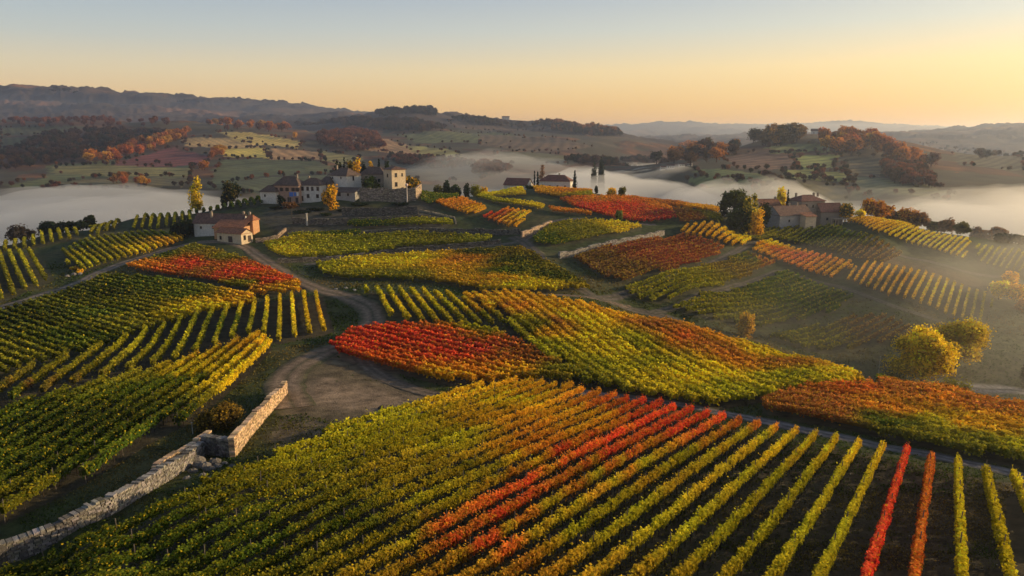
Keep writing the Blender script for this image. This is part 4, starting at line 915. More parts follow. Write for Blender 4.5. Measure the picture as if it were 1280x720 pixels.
def house(name, label, px, Y, wpx, depth, eave, ridge, rot, wmat, rmat, roof='hip', wins=(), chim=(), doors=(), cat='house', group=None, shut=None, over=.5):
    p = at(px, Y); d = proj(p)[2]; L_ = wpx*d/F; a = R(rot)
    u,_ = ray(px,250)
    ze = CZ+ray(px,eave)[1]*(Y-depth*.5) - p[2]; zr = CZ+ray(px,ridge)[1]*Y - p[2]
    ze = max(ze, 2.2); zr = max(zr, ze+.8)
    root = link(name, None, None, tuple(p)); root.rotation_euler=(0,0,a); tag(root,label,cat,group)
    x0,x1,y0,y1 = -L_/2,L_/2,-depth/2,depth/2
    b = Buf(); box(b,x0,x1,y0,y1,-3.0,ze-.02)
    t = .12
    if roof == 'gable':
        for xx,s_ in ((x0,-1),(x1,1)): b.add([(xx,y0,ze-.02),(xx,y1,ze-.02),(xx,0,zr-.12)],[[0,1,2] if s_>0 else [0,2,1]])
    b.obj('wall',[wmat],root)
    b = Buf(); X0,X1,Y0,Y1 = x0-over,x1+over,y0-over,y1+over; k = (zr-ze)/(depth/2); zo = ze-k*over
    hx = 0 if roof=='gable' else min(depth*.38, L_*.30)
    ra,rb = (X0,X1) if roof=='gable' else (x0+hx, x1-hx)
    def shell(dz): return [(X0,Y0,zo+dz),(X1,Y0,zo+dz),(X1,Y1,zo+dz),(X0,Y1,zo+dz),(ra,0,zr+dz),(rb,0,zr+dz)]
    if roof == 'lean':
        A_=[(X0,Y0,zo+t),(X1,Y0,zo+t),(X1,Y1,zr+t),(X0,Y1,zr+t)]; B_=[(q[0],q[1],q[2]-t) for q in A_]
        b.add(A_+B_,[[0,1,2,3],[7,6,5,4],[0,4,5,1],[1,5,6,2],[2,6,7,3],[3,7,4,0]])
    else:
        A_=shell(t); B_=shell(-.06)
        fs=[[0,1,5,4],[2,3,4,5]]+([[1,2,5],[3,0,4]] if roof!='gable' else [])
        b.add(A_+B_, fs+[[q+6 for q in f_[::-1]] for f_ in fs]+[[0,6,7,1],[1,7,8,2],[2,8,9,3],[3,9,6,0]] + ([[1,7,11,5],[2,5,11,8],[0,4,10,6],[3,9,10,4]] if roof=='gable' else []))
    if roof != 'lean':
        tube(b,[(ra,0,zr+t+.02),(rb,0,zr+t+.02)],[.13,.13],6)
    ro = b.obj('roof',[rmat],root)
    for cx,cyy in chim:
        b = Buf(); xx = x0+cx*L_; yy = y0+cyy*depth; zz = zr-abs(yy)*k
        if roof=='lean': zz = ze
        box(b,xx-.4,xx+.4,yy-.4,yy+.4,zz-.8,zr+.9); box(b,xx-.52,xx+.52,yy-.52,yy+.52,zr+.9,zr+1.05); box(b,xx-.25,xx+.25,yy-.25,yy+.25,zr+1.05,zr+1.3); b.obj('chimney',[W_stone],ro)
    def opening(side,s_,z,w_,h_,nm):
        b1 = Buf(); b2 = Buf(); fr=.1
        for (q0,q1,q2,q3) in ((-w_/2-fr,-w_/2,0,h_),(w_/2,w_/2+fr,0,h_),(-w_/2-fr,w_/2+fr,-fr,0),(-w_/2-fr,w_/2+fr,h_,h_+fr)): box(b1,q0,q1,-.07,.0,q2,q3)
        if nm=='window':
            box(b1,-.03,.03,-.05,0,0,h_)
            box(b1,-w_/2-.18,w_/2+.18,-.2,0,-fr-.06,-fr-.002)
            if shut:
                for s2 in (-1,1): box(b1, s2*(w_/2+fr+.02), s2*(w_/2+fr+.45*w_), -.06,-.001, 0, h_)
        box(b2,-w_/2,w_/2,-.025,.0,0,h_)
        o1 = b1.obj(nm,[M_dark if nm=='window' else M_dark],root); o2 = b2.obj('pane' if nm=='window' else 'door_panel',[M_glass if nm=='window' else M_dark],o1)
        if side=='f': o1.location=(x0+s_*L_,y0,z)
        elif side=='r': o1.location=(x1,y0+s_*depth,z); o1.rotation_euler=(0,0,math.pi/2)
        else: o1.location=(x0,y1-s_*depth,z); o1.rotation_euler=(0,0,-math.pi/2)
    for w_ in wins:
        opening(w_[0],w_[1],w_[2]*ze,w_[3],w_[4],'window')
    for w_ in doors: opening(w_[0],w_[1],w_[2]*ze,w_[3],w_[4],'door')
    return root
# the villa and its row houses
house('annex_house','small white annex with a dark roof at the left end of the hamlet',340,336,20,7,239,232,-8,W_white,R_dark,wins=[('f',.3,.55,.7,.9)])
house('row_house','pinkish row house with dark roof and five upper windows',364,339,33,9,231,221,-8,W_pink,R_dark,wins=[('f',s,.66,.9,1.5) for s in (.1,.32,.54,.78,.94)]+[('f',.2,.2,.9,1.2)],doors=[('f',.6,0.02,1.6,2.4),('f',.9,.02,1.2,2.3)],chim=[(.8,.5)],shut=True)
house('row_house','white row house joined to the right end of the pinkish one',393,340,27,9,231,223,-8,W_white,R_dark,wins=[('f',s,.66,1.1,1.7) for s in (.15,.4,.62,.88)]+[('f',.4,.22,1.2,1.6),('f',.85,.22,1.2,1.6)],doors=[('f',.1,.02,1.2,2.3)],chim=[(.3,.5)])
house('villa','tall white main block of the villa with its right side lit by the sun',432,348,32,10,219,210,-33,W_white,R_dark,wins=[('f',.25,.8,.5,.9),('f',.7,.82,.5,.9),('r',.45,.72,.9,2.0),('f',.3,.5,.5,.8)],chim=[(.1,.5)],doors=[])
house('villa_wing','low stone wing with a dark roof in front of the white block',434,335,27,6,240,235,-14,W_grey,R_dark,roof='lean',wins=[('f',.25,.45,1.6,1.6),('f',.7,.5,.8,1.0)],cat='house wing')
house('middle_wing','dark roofed middle wing between the white block and the lit tower house',469,353,30,8,217,209,-8,W_stone,R_dark,wins=[('f',.2,.55,1.2,1.4),('f',.8,.55,1.2,1.4)],cat='house wing')
house('tower_house','cream tower house glowing in the low sun at the right end of the villa',494,346,19,8,211.5,208,-48,W_cream,R_brown,wins=[('r',.3,.70,1.2,1.8),('r',.75,.72,.7,1.4),('r',.3,.34,1.3,1.9),('f',.5,.7,.9,1.4)],doors=[('r',.75,.1,1.2,2.2)],over=.7)
house('link_house','narrow stone house between the white row house and the villa',411,346,16,8,229,221,-12,W_stone,R_dark,wins=[('f',.5,.6,.8,1.1)])
house('farm_lean_to','low cream lean-to in front of the stone barn at the right farm',1009,326,15,4,270,266.5,14,W_cream,R_or,roof='lean',doors=[('f',.6,.02,1.4,2.0)],cat='outhouse')
# the cottage
house('cottage','long cottage with a brown roof, white wall left and orange wall right',279,285,62,8,278.5,267.5,-7,W_white,R_brown,roof='gable',wins=[('f',.42,.5,1.1,1.1),('f',.15,.5,.7,.8)],chim=[(.33,.3),(.97,.5)],cat='cottage')
house('cottage_annex','low orange wing with a terracotta lean-to roof on the long cottage',291,278,38,6,284,276,-7,W_ora,R_or,roof='lean',wins=[('f',.2,.4,.7,.8)],cat='house wing')
house('cottage_tower','small orange stone tower at the right end of the long cottage',316,283,11,4.6,275,268.5,-12,W_ora,R_or,wins=[('f',.5,.7,.7,.9)],chim=[(.3,.5)],cat='tower',over=.35)
house('garden_house','small house with terracotta roof and sunlit arched end wall before the cottage',294,272,40,6,291,285,-24,W_cream,R_or,roof='gable',wins=[('f',.15,.25,.9,1.2),('r',.3,.3,1.0,1.6)],doors=[('f',.55,.02,2.0,2.2),('r',.72,.02,1.5,2.3)],cat='cottage')
# centre farm
house('barn','white barn with brown roof and a sunlit orange gable on the centre crest',648,400,30,10,231,223,-24,W_white,R_red,roof='gable',wins=[('f',.15,.3,1.0,1.2)],doors=[('f',.8,.02,3.0,2.8)],cat='barn')
house('farmhouse','white farmhouse with a low red hip roof beside the tall cypress',695,394,38,10,226,219,-15,W_white,R_red,wins=[('f',.1,.55,.8,1.2),('f',.35,.55,.8,1.2),('f',.6,.55,.8,1.2),('f',.85,.55,.8,1.2),('r',.5,.5,.8,1.2)],doors=[('f',.45,.02,1.2,2.2)],chim=[(.6,.5)],cat='farmhouse')
# right farm
house('stone_barn','long grey stone barn with brown roof at the left of the right farm',984,332,50,10,268,257,22,W_grey,R_brown,roof='gable',doors=[('f',.75,.02,2.6,2.6),('f',.9,.02,2.2,2.4)],wins=[('f',.3,.5,.8,.9)],chim=[(.5,.5),(.75,.5)],cat='barn')
house('farm_outhouse','low outhouse with a sunlit orange roof behind the tall clump of trees',957,348,26,7,256,249,12,W_cream,R_or,roof='gable',chim=[(.9,.5)],cat='outhouse')
house('stone_farmhouse','square stone farmhouse with dark hip roof, tallest of the right farm',1005,344,33,11,251,244,14,W_stone,R_red,wins=[('f',.2,.72,1.3,1.8),('f',.5,.74,.8,1.2),('f',.82,.74,.8,1.2),('l',.5,.7,.8,1.2)],chim=[(.04,.5),(.8,.5),(.98,.5)],cat='farmhouse')
house('farm_wing','low wing with a sloping brown roof at the right of the stone farmhouse',1033,340,28,8,264,254,6,W_stone,R_red,roof='gable',wins=[('f',.3,.4,.9,1.0)],doors=[('f',.7,.02,1.6,2.2)],cat='house wing')
# far houses
far_h = [(1022,1112,16,176,170,'long white house on top of the right hill'),(1000,1110,8,176,172,'small house left of the long white hilltop house'),(1088,1120,8,176,171,'little house half behind the orange wood'),(908,900,10,193,188,'pale house on the saddle, right one'),(893,890,9,194,190,'pale house on the saddle, left one'),
    (838,742,9,210,205,'white house at the foot of the wooded nose, largest of the hamlet'),(852,748,7,208,204,'house in the middle of the small hamlet'),(828,738,6,212,208,'leftmost house of the small hamlet'),(862,752,6,206,202,'rightmost house of the small hamlet'),(978,1100,9,182,178,'dark roofed shed under the right hilltop'),
    (632,2080,9,154,150,'tiny white house on the middle ridge, left one'),(650,2080,8,155,152,'tiny white house on the middle ridge, right one')]
for i,(px,Y,wp,e_,r_,lb) in enumerate(far_h):
    p = at(px,Y); d = proj(p)[2]; L_ = wp*d/F; h_ = max(3.5,(r_ and (e_-r_)*d/F)*.9); dep = L_*.55
    root = link('far_house', None, None, tuple(p)); root.rotation_euler=(0,0,R(-20+13*(i%4))); tag(root,lb,'house','small houses on the far hills')
    b=Buf(); box(b,-L_/2,L_/2,-dep/2,dep/2,-2,h_); b.add([(-L_/2,-dep/2,h_),(-L_/2,dep/2,h_),(-L_/2,0,h_+dep*.3)],[[0,2,1]]); b.add([(L_/2,-dep/2,h_),(L_/2,dep/2,h_),(L_/2,0,h_+dep*.3)],[[0,1,2]]); b.obj('wall',[W_white],root)
    b=Buf(); zr=h_+dep*.3; e2=.5; b.add([(-L_/2-e2,-dep/2-e2,h_-.3),(L_/2+e2,-dep/2-e2,h_-.3),(L_/2+e2,0,zr+.1),(-L_/2-e2,0,zr+.1),(-L_/2-e2,dep/2+e2,h_-.3),(L_/2+e2,dep/2+e2,h_-.3)],[[0,1,2,3],[3,2,5,4]]); b.obj('roof',[R_brown],root)
    for s in (.2,.5,.8):
        b=Buf(); box(b,-L_/2+s*L_-.5,-L_/2+s*L_+.5,-dep/2-.05,-dep/2+.0,h_*.35,h_*.75); b.obj('window',[M_dark],root)

# ------------------------------------------------------------------ stone walls
def stone_wall(label, pts, h, th=.55, ss=.45, Ys=None, col=(.30,.25,.20), name='stone_wall', hend=None):
    P = np.array([(hit(*p) if Ys is None else at(p[0],Ys[i]))[:2] for i,p in enumerate(pts)]); seg=np.linalg.norm(np.diff(P,axis=0),axis=1); s=np.concatenate([[0],np.cumsum(seg)])
    L_=s[-1]; rng=np.random.RandomState(int(L_*100)%9999)
    fx=lambda t: np.interp(t,s,P[:,0]); fy=lambda t: np.interp(t,s,P[:,1])
    tz=np.linspace(0,L_,max(6,int(L_/1.0))); zz=H(fx(tz),fy(tz)); 
    for _ in range(6): zz[1:-1]=(zz[:-2]+2*zz[1:-1]+zz[2:])/4
    hz=lambda t: np.interp(t,tz,zz)
    hh=lambda t: (h if hend is None else h+(hend-h)*t/L_)
    b=Buf(); n=max(2,int(L_/1.5)); ts=np.linspace(.05,L_-.05,n)
    for i in range(n-1):                                   # mortar core
        t0,t1=ts[i],ts[i+1]; dx,dy=fx(t1)-fx(t0),fy(t1)-fy(t0); l=math.hypot(dx,dy)+1e-6; nx,ny=-dy/l*th*.40,dx/l*th*.40
        V8=[]
        for t in (t0,t1):
            for s_ in (-1,1):
                for z in (-.7,hh(t)-.12): V8.append((fx(t)+nx*s_,fy(t)+ny*s_,hz(t)+z))
        b.add(V8,np.array([[0,1,5,4],[2,6,7,3],[1,3,7,5]]+([[0,2,3,1]] if i==0 else [])+([[4,5,7,6]] if i==n-2 else [])),np.array(col)*.35)
    ch=ss*.5; z=-.4
    while z < max(h,hend or 0):
        t=rng.uniform(-.2,0); 
        while t < L_:
            wl=ss*rng.uniform(.6,1.6); tm=min(max(t+wl/2,0),L_); top=hh(tm)+.10*math.sin(tm*.7)+rng.uniform(-.06,.06)
            if z+ch*.4 < top:
                c_h=ch*rng.uniform(.86,1.0); cap = z+ch*1.4>=top
                dx,dy=fx(min(tm+.2,L_))-fx(max(tm-.2,0)),fy(min(tm+.2,L_))-fy(max(tm-.2,0)); l=math.hypot(dx,dy)+1e-9; ax,ay=dx/l,dy/l
                tw=th*(.5+(.08 if cap else 0))*rng.uniform(.93,1.08)
                c=np.array(col)*rng.uniform(.42,1.5)*np.array([1,rng.uniform(.93,1.03),rng.uniform(.82,1.05)])
                V8=[]
                for sz in (0,1):
                    for (a_,n_) in ((-1,-1),(1,-1),(1,1),(-1,1)):
                        aa=a_*wl*.46*rng.uniform(.88,1.0); nn_=n_*tw*rng.uniform(.94,1.03)
                        V8.append((fx(tm)+ax*aa-ay*nn_,fy(tm)+ay*aa+ax*nn_,hz(tm)+z+sz*c_h*rng.uniform(.9,1.04)))
                b.add(V8,np.array([[0,3,2,1],[4,5,6,7],[0,1,5,4],[1,2,6,5],[2,3,7,6],[3,0,4,7]]),c)
            t+=wl
        z+=ch
    o=b.obj(name,[M_stone]); tag(o,label,'stone wall',kind=None); return o
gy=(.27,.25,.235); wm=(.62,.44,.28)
stone_wall('long grey fieldstone wall running down to the lower left corner',[(-40,722),(0,705),(70,677),(135,645),(190,612),(232,585),(252,570)],1.8,.7,.40,col=gy)
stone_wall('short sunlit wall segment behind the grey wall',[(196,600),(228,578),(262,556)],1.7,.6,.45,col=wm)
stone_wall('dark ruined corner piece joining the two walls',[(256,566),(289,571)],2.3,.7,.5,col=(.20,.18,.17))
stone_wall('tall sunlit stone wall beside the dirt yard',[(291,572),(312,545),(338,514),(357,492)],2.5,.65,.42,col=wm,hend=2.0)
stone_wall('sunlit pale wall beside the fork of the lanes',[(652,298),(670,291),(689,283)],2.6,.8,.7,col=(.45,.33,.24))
stone_wall('long grey wall below the rounded green vineyard',[(699,323),(735,315),(785,304),(829,294)],2.2,.8,.7,col=gy)
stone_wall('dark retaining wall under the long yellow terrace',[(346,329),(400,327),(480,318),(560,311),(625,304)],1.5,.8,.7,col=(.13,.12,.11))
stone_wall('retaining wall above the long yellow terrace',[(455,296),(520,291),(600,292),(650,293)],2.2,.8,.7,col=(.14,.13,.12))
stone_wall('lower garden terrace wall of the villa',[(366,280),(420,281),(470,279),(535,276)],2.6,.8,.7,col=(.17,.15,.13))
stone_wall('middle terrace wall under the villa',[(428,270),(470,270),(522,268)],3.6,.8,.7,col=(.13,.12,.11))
stone_wall('high terrace wall carrying the villa garden',[(450,0),(490,0),(519,0)],6.2,.9,.8,Ys=[332,332,333],col=(.27,.24,.21))
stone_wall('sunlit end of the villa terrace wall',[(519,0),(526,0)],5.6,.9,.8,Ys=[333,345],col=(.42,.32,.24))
stone_wall('low curved wall right of the cottage',[(320,303),(333,302),(347,298),(357,289)],1.6,.6,.6,col=(.36,.27,.2))
stone_wall('thin pale kerb wall curving below the orange terrace',[(525,264),(545,268),(568,273),(570,280)],.7,.5,.6,col=(.42,.36,.27),name='garden_wall')
stone_wall('grey wall in front of the right farm',[(962,284),(990,283),(1045,284)],.9,.6,.7,col=(.26,.24,.22))
# loose stones, posts, laundry, pergola
def rock(px,py,s_,label,group,seed,c=(.2,.18,.16)):
    rng=np.random.RandomState(seed); p=hit(px,py); b=Buf(); V_=[]; F_=[]
    n=8; 
    for i,(ph,rr) in enumerate(((-.5,.7),(0,1),(.45,.85),(.9,.4))):
        for j in range(n):
            t=2*math.pi*j/n; q=rng.uniform(.75,1.15)*s_; V_.append((math.cos(t)*rr*q,math.sin(t)*rr*q*.8,(ph+.35)*s_*.7*rng.uniform(.85,1.1)))
    F_=[[i*n+j,i*n+(j+1)%n,(i+1)*n+(j+1)%n,(i+1)*n+j] for i in range(3) for j in range(n)]+[[3*n+j for j in range(n)]]
    b.add(V_,F_,np.array(c)*rng.uniform(.7,1.3)); o=b.obj('boulder',[M_stone],loc=(p[0],p[1],p[2]-.1)); tag(o,label,'boulder',group)
for i,(px,py,s_) in enumerate(((249,584,.9),(262,588,.7),(241,590,.6),(272,584,.6),(254,595,.5),(281,580,.45),(246,578,1.0),(256,584,.8),(268,580,.9),(234,598,.45),(290,583,.4),(263,598,.4))): rock(px,py,s_,'grey boulder fallen from the ruined wall corner','boulders below the ruined wall corner',i)
for i,(px,py,s_) in enumerate(((478,511,.7),(488,513,.9),(499,511,.6))): rock(px,py,s_,'dark stone in the small heap on the dirt yard','stone heap on the yard',20+i,(.09,.07,.055))
for i,(px,py,s_) in enumerate(((84,346,.9),(92,344,1.0),(100,343,.8),(420,362,.6),(432,361,.7),(443,363,.6))): rock(px,py,s_,'pale stone beside the left gravel track' if px<200 else 'pale stone at the bend of the dirt track','stones by the left track' if px<200 else 'stones at the track bend',40+i,(.3,.28,.26))
def post(px,Y,top,label,name='wooden_post',r=.12,col=(.4,.36,.3),globe=False):
    p=at(px,Y); h=CZ+ray(px,top)[1]*Y-p[2]; h=max(h,1.5); root=link(name,None,None,tuple(p)); tag(root,label,'lamp post' if globe else 'post')
    b=Buf(); tube(b,[(0,0,-.3),(0,0,h*.5),(.02,0,h)],[r*1.2,r,r*.85],8,col); b.obj('pole',[M_wood],root)
    b=Buf()
    if globe:
        V_=[];n=10
        for i in range(6):
            a=math.pi*(i+.5)/6
            for j in range(n): V_.append((.75*math.sin(a)*math.cos(6.283*j/n),.75*math.sin(a)*math.sin(6.283*j/n),h+.7-.75*math.cos(a)))
        b.add(V_,[[i*n+j,i*n+(j+1)%n,(i+1)*n+(j+1)%n,(i+1)*n+j] for i in range(5) for j in range(n)]+[[j for j in range(n)][::-1],[5*n+j for j in range(n)]],(.65,.5,.45)); b.obj('lamp_shade',[M_wood],root,smooth=True)
    else: box(b,-r*1.4,r*1.4,-r*1.4,r*1.4,h+.002,h+.12,col); b.obj('cap',[M_wood],root)
post(509,331,233,'pale post with a large round top on the villa terrace','lamp_post',.28,(.5,.45,.42),True)
post(384,290,267,'white post on the lower garden terrace',r=.35,col=(.5,.47,.42))
post(365,300,262,'dark post at the left end of the garden terrace',r=.15,col=(.08,.07,.06))
post(1098,183,446,'pale pole standing in the misty hollow',r=.11,col=(.4,.36,.3))
post(241,82,541,'thin grey stake behind the wall corner',r=.05,col=(.35,.33,.3))
# laundry
p=at(369,328); zt=CZ+ray(369,240)[1]*328
root=link('clothes_line',None,None,(p[0],p[1],p[2])); tag(root,'line of blue and white laundry in front of the pinkish row house','clothes line')
for s_,nm in ((-2.6,'line_post'),(2.6,'line_post')):
    b=Buf(); tube(b,[(s_,0,-.3),(s_,0,zt-p[2]+.1)],[.06,.06],6,(.2,.2,.2)); b.obj(nm,[M_wood],root)
b=Buf(); tube(b,[(-2.6,0,zt-p[2]),(0,0,zt-p[2]-.08),(2.6,0,zt-p[2])],[.02,.02,.02],4,(.5,.5,.5)); b.obj('line',[M_wood],root)
for k,(x_,w_,h_,mm) in enumerate(((-1.5,1.9,2.1,M_blue),(.3,1.1,1.9,M_blue),(1.5,.9,1.8,M_white))):
    b=Buf(); n=8; V_=[]
    for i in range(n+1):
        for j in (0,1): V_.append((x_-w_/2+w_*i/n,.07*math.sin(i*1.7+k),zt-p[2]-.06-j*h_))
    b.add(V_,[[2*i,2*i+1,2*i+3,2*i+2] for i in range(n)]); b.obj('cloth',[mm],root)
p=at(1050,332); root=link('pergola',None,None,tuple(p)); root.rotation_euler=(0,0,R(5)); tag(root,'open timber pergola at the right end of the farm','pergola')
for x_ in (-3.4,0,3.4):
    for y_ in (-1.8,1.8):
        b=Buf(); box(b,x_-.15,x_+.15,y_-.15,y_+.15,-.4,2.8,(.4,.32,.24)); b.obj('post',[M_wood],root)
for y_ in (-1.8,1.8):
    b=Buf(); box(b,-4,4,y_-.12,y_+.12,2.803,3.05,(.4,.32,.24)); b.obj('beam',[M_wood],root)
for i in range(9):
    b=Buf(); box(b,-3.8+i*.93,-3.65+i*.93,-2.3,2.3,3.053,3.2,(.42,.34,.26)); b.obj('rafter',[M_wood],root)
print('buildings', time.time()-T0)
# ------------------------------------------------------------------ haze and fog: real volumes
def vol_mat(name, dens, col, an):
    m, nt, out = new_mat(name)
    s = nd(nt,'ShaderNodeVolumeScatter', i_Density=dens, i_Anisotropy=an); s.inputs['Color'].default_value = (*col,1)
    nt.links.new(s.outputs[0], out.inputs['Volume']); m.cycles.homogeneous_volume = True; return m
b = Buf(); box(b, -9000, 9000, -300, 15500, -170, 200)
o = b.obj('haze', [vol_mat('haze', .00014, (.66,.76,1.0), .6)]); tag(o, 'thin morning haze over the whole valley', 'haze', kind='structure')
CRX = [-80,60,170,250,330,420,500,580,660,740,800,860,920,1000,1075,1140,1210,1280,1340]
CRY = [262,300,345,362,372,385,380,380,415,395,385,372,362,362,358,350,335,325,318]
def fog_sheet(name, y1, ztop, zbot, amp, scale, dens, seed, label, u0=-1.05, u1=1.05, an=.35, col=(1,1,1), y0off=14, holes=0.0, step=.012):
    us = np.arange(u0, u1+.001, step); cy_ = np.interp(us*F*.99+640, CRX, CRY)+y0off
    nn = 90; k = np.linspace(0,1,nn)
    Yg = np.exp(np.log(cy_)[None,:]*(1-k[:,None]) + math.log(y1)*k[:,None]); Xg = Yg*us[None,:]
    nz = fbm(Xg/scale+seed, Yg/(scale*1.0)+seed*3, seed, 4)-.5
    edge = np.minimum(1, np.minimum(k, 1-k)[:,None]*10)*np.ones_like(us)[None,:]; e2 = np.clip(np.minimum(us-u0, u1-us)/.3,0,1)[None,:]; e2 = e2*e2*(3-2*e2)
    top = ztop + amp*2*nz - 6*(1-edge); bot = np.full_like(top, zbot)
    top = zbot + (top-zbot)*e2
    if holes: top = np.where(nz < holes, np.minimum(top, ztop+amp*2*holes), top)
    nu = len(us); b = Buf()
    Vt = np.stack([Xg,Yg,np.maximum(top,zbot+.5)],-1).reshape(-1,3); Vb = np.stack([Xg,Yg,bot],-1).reshape(-1,3)
    ii=np.arange(nn-1)[:,None]; jj=np.arange(nu-1)[None,:]
    Fq=np.stack([ii*nu+jj,ii*nu+jj+1,(ii+1)*nu+jj+1,(ii+1)*nu+jj],-1).reshape(-1,4); off=nn*nu
    sides=[]
    for j in range(nu-1): sides += [[off+j,off+j+1,j+1,j],[(nn-1)*nu+j,(nn-1)*nu+j+1,off+(nn-1)*nu+j+1,off+(nn-1)*nu+j]]
    for i in range(nn-1): sides += [[i*nu,(i+1)*nu,off+(i+1)*nu,off+i*nu],[off+i*nu+nu-1,off+(i+1)*nu+nu-1,(i+1)*nu+nu-1,i*nu+nu-1]]
    b.add(np.concatenate([Vt,Vb]), np.concatenate([Fq, Fq[:,::-1]+off, np.array(sides)]))
    o = b.obj(name, [vol_mat(name, dens, col, an)]); tag(o, label, 'fog', kind='stuff'); return o
fog_sheet('valley_fog', 1500, -14, -60, 13, 60, .012, 3, 'dense white fog lying in the valley floor', col=(.88,.93,1))
fog_sheet('valley_fog', 1500, -9, -18, 12, 110, .005, 8, 'thinner fog above the dense fog in the valley', u0=-.32)
fog_sheet('valley_fog', 1400, -1, -17, 18, 170, .0020, 15, 'faint drifting fog veil over the valley', u0=-.12)
def mist(px0, px1, y0, y1, hgt, dens, seed, label):
    us = np.linspace(ray(px0,400)[0], ray(px1,400)[0], 50); k = np.linspace(0,1,50)
    Yg = (y0*(1-k)+y1*k)[:,None]*np.ones(50); Xg = Yg*us[None,:]
    e = (np.sin(np.pi*np.linspace(0,1,50))[:,None]*np.sin(np.pi*np.linspace(0,1,50))[None,:])**.7
    Hh = H(Xg,Yg); Hh = blur(Hh, 20); top = Hh + hgt*e*(.4+1.2*fbm(Xg/28+seed,Yg/28,seed,3)) -1; bot = Hh-6
    b=Buf(); ii=np.arange(49)[:,None]; jj=np.arange(49)[None,:]; Fq=np.stack([ii*50+jj,ii*50+jj+1,(ii+1)*50+jj+1,(ii+1)*50+jj],-1).reshape(-1,4)
    sides=[]; off=2500
    for j in range(49):
        sides += [[off+j,off+j+1,j+1,j],[2450+j,2450+j+1,off+2450+j+1,off+2450+j],[j*50,(j+1)*50,off+(j+1)*50,off+j*50],[off+j*50+49,off+(j+1)*50+49,(j+1)*50+49,j*50+49]]
    b.add(np.concatenate([np.stack([Xg,Yg,np.maximum(top,bot+.2)],-1).reshape(-1,3),np.stack([Xg,Yg,bot],-1).reshape(-1,3)]), np.concatenate([Fq,Fq[:,::-1]+off,np.array(sides)]))
    o=b.obj('hollow_mist',[vol_mat('mist',dens,(1,.97,.9),.65)]); tag(o,label,'mist',kind='stuff')
mist(860, 1560, 140, 285, 26, .0016, 4, 'thin sunlit mist hanging in the hollow on the right')
mist(1120, 1700, 150, 300, 34, .0030, 9, 'golden mist at the right end of the hollow')

def puff(px0, px1, Y0, Y1, zb, ht, dens, seed, label, sc_=60):
    n=70; us=np.linspace(ray(px0,230)[0], ray(px1,230)[0], n); k=np.linspace(0,1,n); Yg=(Y0*(1-k)+Y1*k)[:,None]*np.ones(n); Xg=Yg*us[None,:]
    e=np.sin(np.pi*k)[:,None]*np.sin(np.pi*k)[None,:]; nz=fbm(Xg/sc_+seed,Yg/sc_+seed*2,seed,5)
    top=zb+ht*np.clip(e**.6*(1.1*nz+.45)-.05,0,2); bot=np.full_like(top,zb-1.0)
    b=Buf(); ii=np.arange(n-1)[:,None]; jj=np.arange(n-1)[None,:]; Fq=np.stack([ii*n+jj,ii*n+jj+1,(ii+1)*n+jj+1,(ii+1)*n+jj],-1).reshape(-1,4)
    off=n*n; l=(n-1)*n; sides=[]
    for j in range(n-1): sides += [[off+j,off+j+1,j+1,j],[l+j,l+j+1,off+l+j+1,off+l+j],[j*n,(j+1)*n,off+(j+1)*n,off+j*n],[off+j*n+n-1,off+(j+1)*n+n-1,(j+1)*n+n-1,j*n+n-1]]
    b.add(np.concatenate([np.stack([Xg,Yg,top],-1).reshape(-1,3),np.stack([Xg,Yg,bot],-1).reshape(-1,3)]), np.concatenate([Fq,Fq[:,::-1]+off,np.array(sides)]))
    o=b.obj('fog_bank',[vol_mat('fog_bank',dens,(1,1,1),.35)]); tag(o,label,'fog',kind='stuff')
puff(610,960,430,980,-20,30,.016,3,'bright fog bank beyond the centre farmhouse')
puff(800,1060,425,640,-20,36,.010,7,'warm plume of fog rising in front of the right hill',40)
puff(480,760,650,1250,-12,34,.0035,9,'faint fog filling the valley behind the crest')
puff(1060,1420,345,560,-20,32,.006,12,'golden fog behind the right crest',50)
puff(-140,420,430,780,-22,20,.012,5,'bluish fog bank at the left shore',70)
# ------------------------------------------------------------------ camera, light, render
cam = bpy.data.cameras.new('camera'); cam.sensor_width = 36.0; cam.lens = 36.0*F/W0; cam.clip_end = 40000; cam.clip_start = 0.5
co = bpy.data.objects.new('camera', cam); COL.objects.link(co); co.location = (0,0,CZ); co.rotation_euler = (math.pi/2-PITCH, 0, 0); sc.camera = co
SUN_AZ, SUN_EL = R(77), R(12)                      # azimuth clockwise from the view direction
S = Vector((math.sin(SUN_AZ)*math.cos(SUN_EL), math.cos(SUN_AZ)*math.cos(SUN_EL), math.sin(SUN_EL)))
sl = bpy.data.lights.new('sun', 'SUN'); sl.energy = 5.0; sl.angle = R(0.6); sl.color = (1.0, 0.74, 0.41)
so = bpy.data.objects.new('sun', sl); COL.objects.link(so); so.rotation_euler = S.to_track_quat('Z','Y').to_euler()
w = bpy.data.worlds.new('World'); sc.world = w; w.use_nodes = True; nt = w.node_tree; nt.nodes.clear(); L = nt.links.new
out = nt.nodes.new('ShaderNodeOutputWorld'); bg = nd(nt,'ShaderNodeBackground', i_Strength=0.05)
sky = nd(nt,'ShaderNodeTexSky', sky_type='NISHITA', sun_disc=False, sun_elevation=SUN_EL, sun_rotation=SUN_AZ, air_density=1.3, dust_density=2.5, ozone_density=1.5)
tc = nd(nt,'ShaderNodeTexCoord'); sx = nd(nt,'ShaderNodeSeparateXYZ'); L(tc.outputs['Generated'], sx.inputs[0])
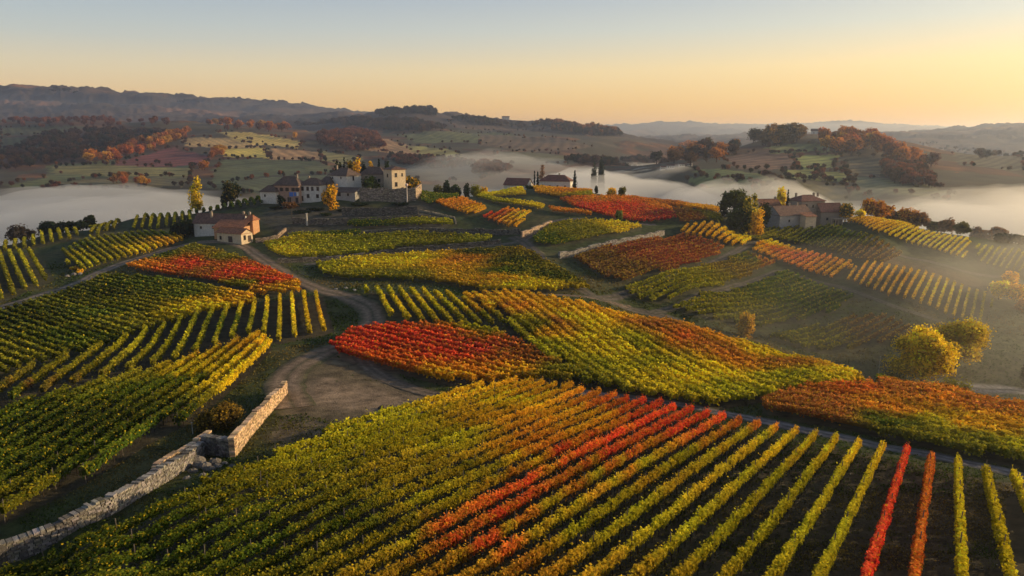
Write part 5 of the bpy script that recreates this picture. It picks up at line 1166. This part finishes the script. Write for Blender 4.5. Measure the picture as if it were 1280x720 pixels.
def ramp(stops):
    r_ = nd(nt,'ShaderNodeValToRGB'); e = r_.color_ramp.elements
    while len(e) < len(stops): e.new(.5)
    for i_,(p_,c_) in enumerate(stops): e[i_].position = p_; e[i_].color = (*c_,1)
    return r_
warm = ramp([(0,(1,.52,.13)),(.04,(1,.60,.18)),(.09,(1,.72,.34)),(.14,(.66,.64,.56)),(.19,(.46,.49,.55)),(.35,(.20,.27,.36)),(1,(.08,.13,.24))])
cool = ramp([(0,(.90,.52,.24)),(.04,(.86,.58,.32)),(.08,(.70,.60,.45)),(.12,(.45,.50,.54)),(.18,(.30,.38,.51)),(.35,(.14,.20,.30)),(1,(.06,.10,.20))])
L(sx.outputs[2], warm.inputs[0]); L(sx.outputs[2], cool.inputs[0])
dt = nd(nt,'ShaderNodeVectorMath', operation='DOT_PRODUCT'); L(tc.outputs['Generated'], dt.inputs[0]); dt.inputs[1].default_value = (math.sin(R(60)), math.cos(R(60)), 0)
mr = nd(nt,'ShaderNodeMapRange', i_1=-.3, i_2=.95); L(dt.outputs['Value'], mr.inputs[0])
mx = nd(nt,'ShaderNodeMix', data_type='RGBA'); L(mr.outputs[0], mx.inputs[0]); L(cool.outputs[0], mx.inputs[6]); L(warm.outputs[0], mx.inputs[7])
bg2 = nd(nt,'ShaderNodeBackground', i_Strength=0.86); L(mx.outputs[2], bg2.inputs[0])
ad = nd(nt,'ShaderNodeAddShader'); L(sky.outputs[0], bg.inputs[0]); L(bg.outputs[0], ad.inputs[0]); L(bg2.outputs[0], ad.inputs[1]); L(ad.outputs[0], out.inputs[0])
sc.view_settings.view_transform = 'Standard'; sc.view_settings.look = 'None'; sc.view_settings.exposure = 0; sc.view_settings.gamma = 1
sc.render.engine = 'CYCLES'
cy = sc.cycles; cy.use_denoising = True; cy.max_bounces = 5; cy.diffuse_bounces = 2; cy.glossy_bounces = 1; cy.transmission_bounces = 2; cy.transparent_max_bounces = 6; cy.volume_bounces = 1
cy.use_adaptive_sampling = True; cy.adaptive_threshold = 0.02; cy.sample_clamp_indirect = 4
print('script done', time.time()-T0)
